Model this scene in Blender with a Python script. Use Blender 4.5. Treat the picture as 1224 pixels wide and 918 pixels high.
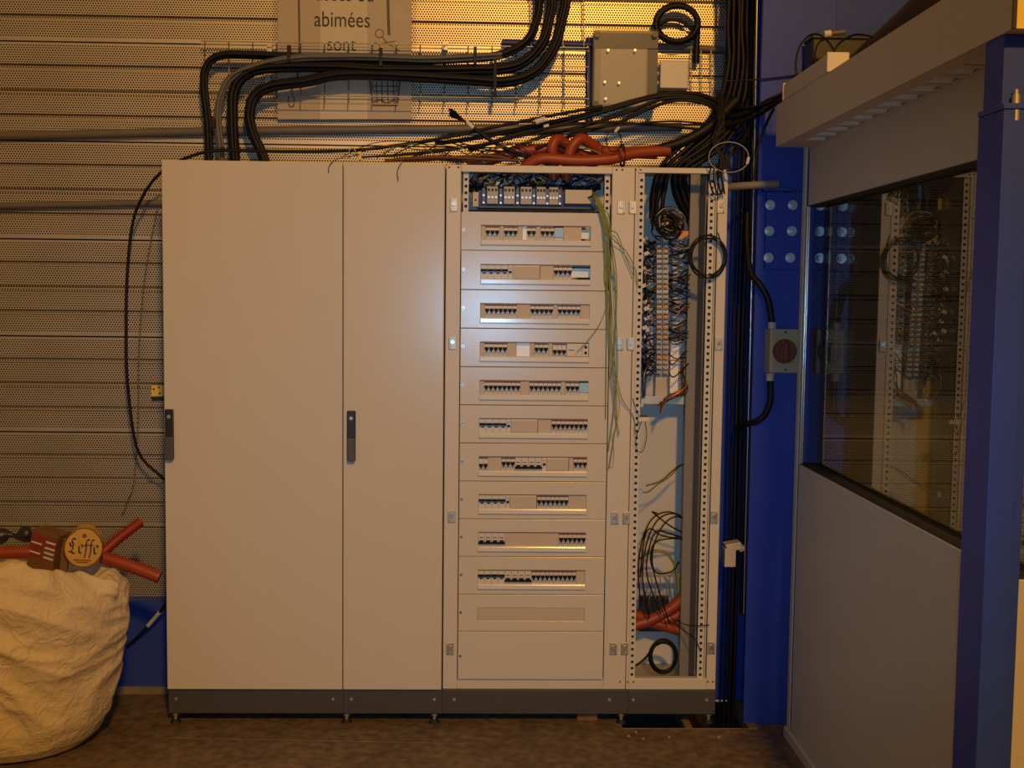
import bpy, math, random
from mathutils import Vector, Matrix, noise
random.seed(7)
for o in list(bpy.data.objects): bpy.data.objects.remove(o)
S = bpy.context.scene
COL = S.collection
# ------------------------------------------------------------------ camera
FPX = 1396.2
CAM = Vector((1.1827, -4.4142, 1.6569)); YAW, PITCH, ROLL = .0276666, .0760580, .0116031
_f = Vector((math.sin(YAW)*math.cos(PITCH), math.cos(YAW)*math.cos(PITCH), -math.sin(PITCH)))
_r = Vector((math.cos(YAW), -math.sin(YAW), 0)); _u = _r.cross(_f)
_c, _s = math.cos(ROLL), math.sin(ROLL)
_r, _u = _c*_r + _s*_u, -_s*_r + _c*_u
cd = bpy.data.cameras.new('camera'); cam = bpy.data.objects.new('camera', cd); COL.objects.link(cam)
cam.matrix_world = Matrix(((_r.x, _u.x, -_f.x, CAM.x), (_r.y, _u.y, -_f.y, CAM.y), (_r.z, _u.z, -_f.z, CAM.z), (0, 0, 0, 1)))
cd.sensor_width = 36; cd.lens = 36*FPX/1224; cd.clip_start = .02
S.camera = cam
# ------------------------------------------------------------------ light
w = bpy.data.worlds.new('World'); S.world = w; w.use_nodes = True
bg = w.node_tree.nodes['Background']; bg.inputs[0].default_value = (.20, .142, .100, 1); bg.inputs[1].default_value = .72
S.view_settings.view_transform = 'Standard'; S.view_settings.look = 'None'
S.view_settings.exposure = 0; S.view_settings.gamma = 1; S.view_settings.use_curve_mapping = False
def lamp(name, loc, target, size, watts, col, spread=math.pi):
    l = bpy.data.lights.new(name, 'AREA'); l.shape = 'DISK'; l.size = size; l.energy = watts; l.color = col; l.spread = spread
    o = bpy.data.objects.new(name, l); COL.objects.link(o); o.location = loc
    o.rotation_euler = (Vector(target)-Vector(loc)).to_track_quat('-Z', 'Y').to_euler(); return o
SOD = (1, .47, .065)
lamp('hall_lamp', (2.25, -7.2, 5.3), (1.3, 0, .8), .5, 355, SOD)
fl_ = bpy.data.lights.new('phone_flash', 'SPOT'); fl_.energy = 125; fl_.color = (.30, .64, 1.0); fl_.spot_size = math.radians(56); fl_.spot_blend = 1; fl_.shadow_soft_size = .008
fo = bpy.data.objects.new('phone_flash', fl_); COL.objects.link(fo); fo.location = CAM+Vector((.06, .03, -.10))
fo.rotation_euler = Vector((.0, 1, -.07)).to_track_quat('-Z', 'Y').to_euler()

# ------------------------------------------------------------------ helpers
def P(px, py, Y):
    """world point on the plane y=Y that is seen at photo pixel px,py"""
    d = _f + _r*((px-612)/FPX) - _u*((py-459)/FPX)
    return CAM + d*((Y-CAM.y)/d.y)
def PX(px, py, X):
    d = _f + _r*((px-612)/FPX) - _u*((py-459)/FPX)
    return CAM + d*((X-CAM.x)/d.x)
MATS = {}
def nd(nt, t, **k):
    n = nt.nodes.new(t)
    for a, v in k.items(): setattr(n, a, v)
    return n
def mat(name, col, rough=.5, metal=0., var=.12, scale=9., bump=.0, bscale=300., spec=.5, trans=0.):
    m = bpy.data.materials.new(name); m.use_nodes = True; nt = m.node_tree; b = nt.nodes['Principled BSDF']
    tc = nd(nt, 'ShaderNodeTexCoord'); no = nd(nt, 'ShaderNodeTexNoise'); no.inputs['Scale'].default_value = scale; no.inputs['Detail'].default_value = 5
    nt.links.new(tc.outputs['Object'], no.inputs['Vector'])
    mx = nd(nt, 'ShaderNodeMix', data_type='RGBA')
    mx.inputs[6].default_value = tuple(c*(1-var) for c in col)+(1,); mx.inputs[7].default_value = tuple(min(1, c*(1+var)) for c in col)+(1,)
    nt.links.new(no.outputs['Fac'], mx.inputs[0]); nt.links.new(mx.outputs[2], b.inputs['Base Color'])
    b.inputs['Roughness'].default_value = rough; b.inputs['Metallic'].default_value = metal; b.inputs['Specular IOR Level'].default_value = spec
    b.inputs['Transmission Weight'].default_value = trans
    if bump:
        n2 = nd(nt, 'ShaderNodeTexNoise'); n2.inputs['Scale'].default_value = bscale; n2.inputs['Detail'].default_value = 2
        nt.links.new(tc.outputs['Object'], n2.inputs['Vector'])
        bp = nd(nt, 'ShaderNodeBump'); bp.inputs['Strength'].default_value = bump; bp.inputs['Distance'].default_value = .002
        nt.links.new(n2.outputs['Fac'], bp.inputs['Height']); nt.links.new(bp.outputs[0], b.inputs['Normal'])
    MATS[name] = m; return m
mat('cream', (.58, .55, .49), .22, var=.02, bump=.05, bscale=420)
mat('frame_cream', (.58, .55, .48), .4, var=.04, bump=.08, bscale=420)
mat('device', (.60, .56, .49), .38, var=.05)
mat('blank', (.50, .43, .33), .5, var=.04)
mat('dev_grey', (.34, .34, .34), .45, var=.08)
mat('dev_white', (.85, .87, .9), .3, var=.02)
mat('dev_cyan', (.30, .55, .85), .35, var=.05)
mat('tag_yellow', (.75, .55, .10), .5)
mat('toggle', (.008, .008, .009), .6, spec=.2)
mat('slot', (.02, .02, .022), .7)
mat('brownline', (.16, .07, .03), .6)
mat('label_holder', (.66, .65, .62), .16, var=.02)
mat('plinth', (.055, .055, .058), .5, var=.1)
mat('handle_dark', (.02, .02, .024), .35)
mat('handle_grey', (.07, .07, .08), .4)
mat('steel', (.55, .55, .53), .3, metal=.9)
mat('zinc', (.50, .46, .36), .45, metal=.8, var=.2, scale=40)
mat('inner', (.52, .53, .52), .5, var=.04)
mat('channel', (.20, .19, .18), .5, var=.08)
mat('blue', (.024, .056, .40), .5, spec=.3, var=.18, scale=4, bump=.15, bscale=60)
mat('blue_dark', (.012, .024, .16), .5, var=.2, scale=4)
mat('black_cable', (.007, .007, .009), .5, var=.3, spec=.25)
mat('bolt', (.6, .63, .68), .35, metal=.6, var=.25, scale=60)
mat('lagging', (.045, .03, .026), .9, var=.4, scale=30, bump=.5, bscale=40)
mat('stub', (.20, .18, .14), .5)
mat('switch_box', (.36, .31, .22), .5)
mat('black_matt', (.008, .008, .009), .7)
mat('grey_cable', (.11, .11, .115), .55)
mat('frame_rust', (.22, .15, .09), .7, var=.3, scale=30)
mat('grey_pipe', (.13, .12, .115), .5, var=.15)
mat('brown_cable', (.10, .035, .02), .55)
mat('orange', (.28, .043, .011), .45, var=.15, scale=20, bump=.4, bscale=120)
mat('red_tube', (.24, .02, .012), .45, var=.15)
mat('yg_wire', (.22, .26, .05), .5, var=.2)
mat('blue_wire', (.05, .12, .35), .5)
mat('grey_wire', (.3, .3, .3), .5)
mat('copper', (.6, .25, .1), .4, metal=.7)
mat('orange_term', (.62, .30, .06), .5)
mat('box_beige', (.50, .45, .36), .45, var=.06)
mat('box_white', (.60, .58, .54), .45, var=.04)
mat('knob_red', (.15, .025, .015), .35)
mat('switch_plate', (.45, .33, .05), .5)
mat('part_grey', (.52, .50, .46), .42, var=.05, bump=.08, bscale=300)
mat('duct', (.58, .50, .42), .5, var=.06, bump=.08, bscale=300)
mat('alu', (.50, .50, .49), .22, metal=.85, var=.05)
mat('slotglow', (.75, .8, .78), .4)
mat('wood', (.20, .09, .035), .7, var=.35, scale=30)
mat('paper', (.52, .47, .41), .55, var=.05)
mat('paper_light', (.66, .62, .54), .55, var=.04)
mat('ink', (.02, .017, .016), .6)
mat('ink_soft', (.10, .085, .07), .6)
mat('carton_gold', (.55, .34, .05), .5, var=.15, scale=25)
mat('carton_brown', (.16, .075, .02), .55, var=.3, scale=25)
mat('carton_red', (.22, .03, .02), .5, var=.3, scale=40)
mat('oval_gold', (.56, .34, .06), .45, var=.15, scale=30)
mat('plastic_dark', (.02, .02, .02), .4)
mat('concrete_kerb', (.20, .17, .13), .8, var=.35, scale=14, bump=.5, bscale=60)
mat('dust', (.30, .26, .2), .9)
def mat_floor():
    m = mat('floor', (.15, .105, .068), .62, var=.5, scale=5, bump=.35, bscale=45)
    nt = m.node_tree; b = nt.nodes['Principled BSDF']; l = b.inputs['Base Color'].links[0]; src = l.from_socket
    tc = nd(nt, 'ShaderNodeTexCoord'); n = nd(nt, 'ShaderNodeTexNoise'); n.inputs['Scale'].default_value = 28; n.inputs['Detail'].default_value = 8
    nt.links.new(tc.outputs['Object'], n.inputs['Vector'])
    r = nd(nt, 'ShaderNodeMapRange'); r.inputs[1].default_value = .35; r.inputs[2].default_value = .7; r.inputs[3].default_value = .65; r.inputs[4].default_value = 1.3
    nt.links.new(n.outputs['Fac'], r.inputs[0])
    mx = nd(nt, 'ShaderNodeVectorMath', operation='SCALE'); nt.links.new(src, mx.inputs[0]); nt.links.new(r.outputs[0], mx.inputs[3])
    nt.links.new(mx.outputs[0], b.inputs['Base Color'])
mat_floor()
def mat_perf(name):
    """galvanised sheet with staggered round perforations"""
    m = mat(name, (.62, .56, .46), .40, metal=.8, var=.16, scale=3)
    nt = m.node_tree; b = nt.nodes['Principled BSDF']; src = b.inputs['Base Color'].links[0].from_socket
    tc = nd(nt, 'ShaderNodeTexCoord'); sp = nd(nt, 'ShaderNodeSeparateXYZ'); nt.links.new(tc.outputs['Object'], sp.inputs[0])
    def M(op, a, bb=None):
        n = nd(nt, 'ShaderNodeMath', operation=op)
        for i, v in enumerate((a, bb)):
            if v is None: continue
            if isinstance(v, (int, float)): n.inputs[i].default_value = v
            else: nt.links.new(v, n.inputs[i])
        return n.outputs[0]
    p = .0108
    v = M('MULTIPLY', sp.outputs[2], 1/(p*.866)); row = M('FLOOR', v); par = M('MULTIPLY', M('FLOORED_MODULO', row, 2.), .5)
    u = M('ADD', M('MULTIPLY', sp.outputs[0], 1/p), par)
    du = M('SUBTRACT', M('FRACT', u), .5); dv = M('MULTIPLY', M('SUBTRACT', M('FRACT', v), .5), .866)
    d = M('SQRT', M('ADD', M('MULTIPLY', du, du), M('MULTIPLY', dv, dv)))
    r = nd(nt, 'ShaderNodeMapRange'); r.inputs[1].default_value = .27; r.inputs[2].default_value = .35
    nt.links.new(d, r.inputs[0])
    mx = nd(nt, 'ShaderNodeMix', data_type='RGBA'); mx.inputs[6].default_value = (.012, .010, .009, 1)
    nt.links.new(r.outputs[0], mx.inputs[0]); nt.links.new(src, mx.inputs[7]); nt.links.new(mx.outputs[2], b.inputs['Base Color'])
    nt.links.new(M('MULTIPLY', r.outputs[0], .75), b.inputs['Metallic'])
    nt.links.new(M('SUBTRACT', .95, M('MULTIPLY', r.outputs[0], .53)), b.inputs['Roughness'])
mat_perf('perforated'); mat('galv', (.62, .56, .46), .40, metal=.8, var=.16, scale=3)
def mat_clear(name, tint, rough=.0, base=.0):
    m = bpy.data.materials.new(name); m.use_nodes = True; nt = m.node_tree; nt.nodes.clear()
    o = nd(nt, 'ShaderNodeOutputMaterial'); t = nd(nt, 'ShaderNodeBsdfTransparent'); g = nd(nt, 'ShaderNodeBsdfGlossy'); f = nd(nt, 'ShaderNodeLayerWeight'); x = nd(nt, 'ShaderNodeMixShader')
    t.inputs[0].default_value = tint+(1,); g.inputs['Roughness'].default_value = rough; f.inputs[0].default_value = .5
    pw = nd(nt, 'ShaderNodeMath', operation='POWER'); pw.inputs[1].default_value = 4.5; nt.links.new(f.outputs['Facing'], pw.inputs[0])
    a = nd(nt, 'ShaderNodeMath', operation='ADD'); a.inputs[1].default_value = .05+base; nt.links.new(pw.outputs[0], a.inputs[0]); fac = a.outputs[0]
    nt.links.new(fac, x.inputs[0]); nt.links.new(t.outputs[0], x.inputs[1]); nt.links.new(g.outputs[0], x.inputs[2]); nt.links.new(x.outputs[0], o.inputs[0])
    MATS[name] = m
mat_clear('glass', (.60, .64, .62), 0, .03); mat_clear('film', (.93, .92, .9), .12); mat_clear('lid_clear', (.94, .94, .92), .08, .03)
def mat_sack():
    m = mat('sack', (.66, .55, .38), .6, var=.1, scale=6)
    nt = m.node_tree; b = nt.nodes['Principled BSDF']; tc = nd(nt, 'ShaderNodeTexCoord')
    wv = nd(nt, 'ShaderNodeTexWave', bands_direction='Z'); wv.inputs['Scale'].default_value = 120; wv.inputs['Distortion'].default_value = .6
    n = nd(nt, 'ShaderNodeTexNoise'); n.inputs['Scale'].default_value = 22; n.inputs['Detail'].default_value = 4; n.inputs['Distortion'].default_value = 1.2
    nt.links.new(tc.outputs['Object'], wv.inputs['Vector']); nt.links.new(tc.outputs['Object'], n.inputs['Vector'])
    b1 = nd(nt, 'ShaderNodeBump'); b1.inputs['Strength'].default_value = .25; b1.inputs['Distance'].default_value = .002; nt.links.new(wv.outputs['Fac'], b1.inputs['Height'])
    b2 = nd(nt, 'ShaderNodeBump'); b2.inputs['Strength'].default_value = .55; b2.inputs['Distance'].default_value = .02
    nt.links.new(n.outputs['Fac'], b2.inputs['Height']); nt.links.new(b1.outputs[0], b2.inputs['Normal']); nt.links.new(b2.outputs[0], b.inputs['Normal'])
mat_sack()

class MB:
    def __init__(s, *mats): s.v = []; s.f = []; s.m = []; s.sm = []; s.mats = list(mats)
    def add(s, vs, fs, m=0, smooth=False):
        if isinstance(m, str):
            if m not in s.mats: s.mats.append(m)
            m = s.mats.index(m)
        k = len(s.v); s.v += [Vector(x) for x in vs]
        for f in fs: s.f.append(tuple(i+k for i in f)); s.m.append(m); s.sm.append(smooth)
        return s
    def box(s, x0, x1, y0, y1, z0, z1, m=0):
        return s.add([(x, y, z) for x in (x0, x1) for y in (y0, y1) for z in (z0, z1)],
                     [(0, 1, 3, 2), (4, 6, 7, 5), (0, 4, 5, 1), (2, 3, 7, 6), (0, 2, 6, 4), (1, 5, 7, 3)], m)
    def obox(s, c, ax, ay, az, m=0):
        c = Vector(c); ax, ay, az = Vector(ax), Vector(ay), Vector(az)
        return s.add([c+i*ax+j*ay+k*az for i in (-1, 1) for j in (-1, 1) for k in (-1, 1)],
                     [(0, 1, 3, 2), (4, 6, 7, 5), (0, 4, 5, 1), (2, 3, 7, 6), (0, 2, 6, 4), (1, 5, 7, 3)], m)
    def cyl(s, a, b, r, n=14, m=0, r1=None, caps=True):
        a, b = Vector(a), Vector(b); d = (b-a).normalized(); u = d.orthogonal().normalized(); v = d.cross(u); r1 = r if r1 is None else r1
        k = []
        for p, rr in ((a, r), (b, r1)):
            k += [p+(u*math.cos(6.28318*i/n)+v*math.sin(6.28318*i/n))*rr for i in range(n)]
        s.add(k, [(i, (i+1) % n, n+(i+1) % n, n+i) for i in range(n)], m, True)
        if caps:
            s.add(k[:n], [tuple(range(n))[::-1]], m); s.add(k[n:], [tuple(range(n))], m)
        return s
    def tube(s, pts, r, n=8, m=0, caps=True):
        pts = [Vector(p) for p in pts]; k = []; u = None
        for i, p in enumerate(pts):
            t = (pts[min(i+1, len(pts)-1)]-pts[max(i-1, 0)])
            t = t.normalized() if t.length > 1e-9 else Vector((0, 0, 1))
            if u is None: u = t.orthogonal().normalized()
            else:
                u = u-t*u.dot(t); u = u.normalized() if u.length > 1e-6 else t.orthogonal().normalized()
            v = t.cross(u); rr = r(i/(len(pts)-1)) if callable(r) else r
            k += [p+(u*math.cos(6.28318*j/n)+v*math.sin(6.28318*j/n))*rr for j in range(n)]
        fs = [(i*n+j, i*n+(j+1) % n, (i+1)*n+(j+1) % n, (i+1)*n+j) for i in range(len(pts)-1) for j in range(n)]
        s.add(k, fs, m, True)
        if caps:
            s.add(k[:n], [tuple(range(n))[::-1]], m); s.add(k[-n:], [tuple(range(n))], m)
        return s
    def grid(s, xs, zs, solid, y0, y1, m=0):
        """plate in the xz plane made of cells; holes where solid(i,j) is false"""
        nx, nz = len(xs), len(zs); vs = [(x, y, z) for y in (y0, y1) for x in xs for z in zs]; I = lambda y, i, j: y*nx*nz+i*nz+j
        fs = []; ok = lambda i, j: 0 <= i < nx-1 and 0 <= j < nz-1 and solid(i, j)
        for i in range(nx-1):
            for j in range(nz-1):
                if not ok(i, j): continue
                fs.append((I(0, i, j), I(0, i+1, j), I(0, i+1, j+1), I(0, i, j+1)))
                fs.append((I(1, i, j), I(1, i, j+1), I(1, i+1, j+1), I(1, i+1, j)))
                if not ok(i-1, j): fs.append((I(0, i, j), I(0, i, j+1), I(1, i, j+1), I(1, i, j)))
                if not ok(i+1, j): fs.append((I(0, i+1, j), I(1, i+1, j), I(1, i+1, j+1), I(0, i+1, j+1)))
                if not ok(i, j-1): fs.append((I(0, i, j), I(1, i, j), I(1, i+1, j), I(0, i+1, j)))
                if not ok(i, j+1): fs.append((I(0, i, j+1), I(0, i+1, j+1), I(1, i+1, j+1), I(1, i, j+1)))
        return s.add(vs, fs, m)
WL = {}
def link(name, data, parent=None, loc=(0, 0, 0)):
    o = bpy.data.objects.new(name, data); COL.objects.link(o); loc = Vector(loc)
    o.location = loc-(WL[parent.name] if parent else Vector()); WL[o.name] = loc
    if parent: o.parent = parent
    return o
def mesh_of(name, mb, origin):
    me = bpy.data.meshes.new(name); me.from_pydata([v-origin for v in mb.v], [], mb.f)
    for x in mb.mats: me.materials.append(MATS[x])
    me.polygons.foreach_set('material_index', mb.m); me.polygons.foreach_set('use_smooth', mb.sm); me.update(); return me
def obj(name, mb, parent=None, bevel=0, origin=None, seg=2):
    if origin is None:
        a = [min(v[i] for v in mb.v) for i in range(3)]; b = [max(v[i] for v in mb.v) for i in range(3)]
        origin = Vector(((a[0]+b[0])/2, (a[1]+b[1])/2, a[2]))
    o = link(name, mesh_of(name, mb, origin), parent, origin)
    if bevel:
        m = o.modifiers.new('b', 'BEVEL'); m.width = bevel; m.segments = seg; m.limit_method = 'ANGLE'; m.angle_limit = .8
    return o
def tag(o, label, cat, group=None):
    o['label'] = label; o['category'] = cat
    if group: o['group'] = group
    return o
def thing(name, label, cat, loc, group=None): return tag(link(name, None, None, loc), label, cat, group)
def struct(o): o['kind'] = 'structure'; return o
def smooth(pts, n=6):
    pts = [Vector(p) for p in pts]
    if len(pts) < 3: return pts
    out = []; q = [2*pts[0]-pts[1]]+pts+[2*pts[-1]-pts[-2]]
    for i in range(1, len(q)-2):
        a, b, c, d = q[i-1:i+3]
        for k in range(n):
            t = k/n; out.append(.5*((2*b)+(c-a)*t+(2*a-5*b+4*c-d)*t*t+(3*b-a-3*c+d)*t*t*t))
    return out+[pts[-1]]
def pp(lst, Y=None):
    """photo points (px, py[, Y]) to world"""
    return [P(q[0], q[1], q[2] if len(q) > 2 else Y) for q in lst]
def cable(name, label, pts, r, m='black_cable', cat='cable', group=None, n=8, sm=6, parent=None):
    o = obj(name, MB(m).tube(smooth(pts, sm), r, n), parent)
    if parent is None: tag(o, label, cat, group)
    return o

# ------------------------------------------------------------------ setting
YW = .40
zj = P(0, 49, YW).z; pitch = zj-P(0, 168, YW).z
XL, XR = -3.2, 5.2
wall = link('wall_back', None, None, (0, YW, .39)); struct(wall)
prof = []   # (z, depth, material) one cassette: lip, then four bands with three grooves
q = pitch/4
def cassette():
    mb = MB('perforated', 'galv'); pr = [(.004, .028), (.004, 0.), (.010, 0.), (.018, 0)]
    for k in (1, 2, 3):
        z = k*q; pr += [(z-.012, 0.), (z-.008, .016), (z+.004, .016), (z+.012, 0.)]
    pr += [(pitch-.008, 0.), (pitch-.002, 0.), (pitch-.002, .028)]
    for i in range(len(pr)-1):
        (z0, d0), (z1, d1) = pr[i], pr[i+1]
        m = 1 if (i < 3 or i >= len(pr)-3) else 0
        mb.add([(XL, d0, z0), (XR, d0, z0), (XR, d1, z1), (XL, d1, z1)], [(0, 1, 2, 3)], m)
    mb.add([(XL, .03, 0), (XR, .03, 0), (XR, .03, pitch), (XL, .03, pitch)], [(0, 1, 2, 3)], 1)
    return mb
cm = mesh_of('cladding_panel', cassette(), Vector((1, 0, 0)))
z = zj
while z-pitch > .36: z -= pitch
zb = z
while z < 6.0:
    link('cladding_panel', cm, wall, (1, YW, z)); z += pitch
zb0 = .385
mb = MB('galv').box(XL, XR, YW+.03, YW+.06, .0, 6.2); obj('backing_sheet', mb, wall)
mb = MB('perforated').box(XL, XR, YW, YW+.029, zb0, zb); obj('cladding_panel', mb, wall)
base = MB('blue').box(XL, XR, .335, .42, .03, .388); o = struct(obj('wall_base', base))
k = MB('concrete_kerb').box(XL, XR, .325, .42, 0, .03); obj('kerb', k, o)
# floor with cable trench
TX0, TX1, TY0 = 1.745, 2.262, -.055
fl = MB('floor')
def flq(x0, x1, y0, y1): fl.box(x0, x1, y0, y1, -.06, 0)
flq(XL, TX0, -8, .42); flq(TX1, XR, -8, .42); flq(TX0, TX1, -8, TY0)
floor = struct(obj('floor', fl))
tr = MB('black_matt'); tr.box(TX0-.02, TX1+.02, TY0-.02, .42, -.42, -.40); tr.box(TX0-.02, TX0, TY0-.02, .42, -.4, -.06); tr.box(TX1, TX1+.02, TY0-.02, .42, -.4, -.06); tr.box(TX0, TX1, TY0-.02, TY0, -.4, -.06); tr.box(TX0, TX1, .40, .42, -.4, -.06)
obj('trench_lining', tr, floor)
obj('trench_frame', MB('frame_rust').box(TX1-.03, TX1+.004, TY0, .335, -.04, .006), floor)
obj('trench_frame', MB('frame_rust').box(TX0, TX1-.03, TY0, TY0+.006, -.05, .002), floor)
obj('trench_beam', MB('frame_rust').box(1.99, 2.018, TY0+.006, .335, -.05, -.004), floor)
# pale joint line in the concrete
a = P(195, 883, 0); 
def FZ(px, py):
    d = _f + _r*((px-612)/FPX) - _u*((py-459)/FPX); return CAM + d*(-CAM.z/d.z)
j0, j1 = FZ(185, 882), FZ(560, 889)
jm = MB('dust'); t = []
for i in range(31):
    u = i/30; p = j0.lerp(j1, u); t.append(p+Vector((0, .004*noise.noise(Vector((u*9, 0, 0))), 0)))
for i in range(30):
    wd = .0014+.001*random.random()
    jm.add([t[i]+Vector((0, -wd, .0008)), t[i+1]+Vector((0, -wd, .0008)), t[i+1]+Vector((0, wd, .0008)), t[i]+Vector((0, wd, .0008))], [(0, 1, 2, 3)])
obj('floor_joint', jm, floor)

# ------------------------------------------------------------------ partition of the booth
PXX = 2.358; YF, YN = -.127, -1.93
part = struct(link('wall_right', None, None, (PXX, YF, 0)))
z_sill, z_head = 1.05, 1.99; BZ0, BZ1 = 2.195, 2.342; BX = 2.232
mb = MB('part_grey').box(PXX, PXX+.08, YN, YF-.055, .04, z_sill); obj('lower_panel', mb, part, .004)
mb = MB('part_grey').box(PXX-.012, PXX+.085, YN, YF, 0, .04); obj('bottom_rail', mb, part, .003)
mb = MB('part_grey').box(PXX, PXX+.08, YN, YF-.075, z_head, BZ0+.1); obj('header_panel', mb, part, .003)
mb = MB('part_grey').box(PXX-.002, PXX+.006, YF-.04, YF, .04, BZ0+.1); obj('frame_post', mb, part, .004)
mb = MB('slot').box(PXX+.002, PXX+.006, YF-.056, YF-.041, .04, z_head); obj('seal', mb, part)
win = struct(link('window_1', None, None, (PXX, (YF+YN)/2, z_sill)))
mb = MB('alu').cyl((PXX+.004, YF-.062, z_sill), (PXX+.004, YF-.062, z_head), .006, 16); obj('frame_profile', mb, win)
mb = MB('alu').cyl((PXX+.006, YF-.078, z_sill), (PXX+.006, YF-.078, z_head), .004, 14); obj('frame_profile', mb, win)
mb = MB('slot').box(PXX+.002, PXX+.075, YN, YF-.055, z_sill, z_sill+.004); obj('sill_seal', mb, win)
mb = MB('slot').box(PXX+.002, PXX+.075, YN, YF-.055, z_head-.004, z_head); obj('head_seal', mb, win)
for xx in (PXX+.044, PXX+.060):
    mb = MB('glass').add([(xx, YF, z_sill+.004), (xx, YN, z_sill+.004), (xx, YN, z_head-.004), (xx, YF, z_head-.004)], [(0, 1, 2, 3)]); obj('pane', mb, win)
# booth roof and inside
o = struct(obj('ceiling', MB('channel').box(PXX+.08, 4.6, -1.6, .395, BZ0+.1, BZ0+.14)))
o = struct(obj('wall_blocker', MB('part_grey').box(4.6, 4.64, -2.4, .395, 0, BZ0+.1)))  # unseen far side wall, added to keep the booth interior dark
# slotted box beam along the top of the partition
bm = thing('ventilation_box', 'long beige box running along the top of the partition with slotted underside', 'vent box', (BX, -1.1, BZ0))
yb0, yb1 = -2.075, -.215
mb = MB('duct').box(BX, BX+.004, yb0, yb1, BZ0, BZ1).box(BX+.004, PXX+.05, yb0, yb1, BZ1-.004, BZ1).box(BX+.004, PXX-.002, yb1-.004, yb1, BZ0, BZ1-.004)
obj('casing', mb, bm)
obj('end_cap', MB('tag_yellow').box(BX+.006, PXX+.05, yb0-.006, yb0, BZ0, BZ1), bm); obj('end_trim', MB('plastic_dark').box(BX-.001, BX+.006, yb0-.008, yb0, BZ0, BZ1), bm)
# underside: plate in xy with slots -> build from strips
us = MB('duct'); n = 13; p0, p1 = -.40, -1.95; step = (p0-p1)/n; xs0 = BX+.052; xs1 = PXX-.006
us.box(BX+.004, xs0, yb0, yb1-.004, BZ0, BZ0+.003); us.box(xs1, PXX-.001, yb0, yb1-.004, BZ0, BZ0+.003); cur = yb1-.004
for i in range(n):
    y = p0-i*step; us.box(xs0, xs1, y, cur, BZ0, BZ0+.003); cur = y-step*.72
us.box(xs0, xs1, yb0, cur, BZ0, BZ0+.003)
obj('underside', us, bm)
for i in range(n):
    y = p0-i*step-step*.36
    obj('louvre', MB('slotglow').obox(((xs0+xs1)/2, y, BZ0+.016), ((xs1-xs0)/2, 0, 0), (0, step*.30, -.013), (0, .0004, .0012)), bm)

# ------------------------------------------------------------------ steel columns
c0, c1 = 2.222, 2.50
sc = thing('steel_column', 'tall blue steel column with bolted splice plate beside the open cable compartment', 'column', (2.35, .1, 0))
obj('front_flange', MB('blue').box(c0, c1, 0, .022, 0, 6), sc, .003)
obj('web', MB('blue').box(2.33, 2.35, .022, .27, 0, 6), sc)
obj('back_flange', MB('blue').box(2.14, 2.56, .27, .292, 0, 6), sc)
zt = P(930, 225, -.02).z; zb2 = P(930, 322, -.02).z
obj('splice_plate', MB('blue').box(c0+.03, 2.40, -.022, 0, zb2, zt-.012), sc, .003)
obj('splice_ledge', MB('blue').box(c0+.012, 2.345, -.045, 0, zt-.012, zt), sc, .002)
for bx_, by_ in ((921, 245), (948, 245), (920, 276), (947, 276), (919, 308), (945, 308)):
    p = P(bx_, by_, -.03)
    b = MB('bolt').cyl((p.x, -.022, p.z), (p.x, -.026, p.z), .0185, 18).cyl((p.x, -.026, p.z), (p.x, -.040, p.z), .0145, 6)
    b.cyl((p.x, -.040, p.z), (p.x, -.047, p.z), .008, 10)
    obj('bolt', b, sc, .001)
nc = thing('steel_column', 'blue steel post with capped thicker lower section at the end of the glazed partition', 'column', (2.4, -1.8, 0))
NX = 2.232; Ya = PX(1167, 200, NX).y; zc = PX(1192, 133, NX).z; Yb = PX(1197, 200, NX).y
obj('post', MB('blue').box(NX, NX+.058, Yb, Ya, 0, zc), nc, .003)
obj('web', MB('blue').box(NX+.058, NX+.098, Yb+.05, Ya, 0, zc), nc)
obj('rear_flange', MB('blue').box(NX+.058, 2.345, Ya-.03, Ya, 0, zc), nc)
obj('cap_plate', MB('blue').box(NX-.002, 2.44, Yb-.003, Ya, zc, zc+.012), nc, .002)
obj('upper_post', MB('blue').box(NX+.004, 2.40, Yb+.02, Ya-.01, zc+.012, BZ0-.001), nc, .003)
pb = P(1216, 133, Yb)
b = MB('zinc').cyl((pb.x, Yb+.008, zc+.012), (pb.x, Yb+.008, zc+.03), .009, 6).cyl((pb.x, Yb+.008, zc+.03), (pb.x, Yb+.008, zc+.04), .005, 10)
obj('bolt', b, nc)
b = MB('zinc').cyl((pb.x, Yb+.008, zc-.022), (pb.x, Yb+.008, zc-.001), .010, 6); obj('bolt', b, nc)

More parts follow.
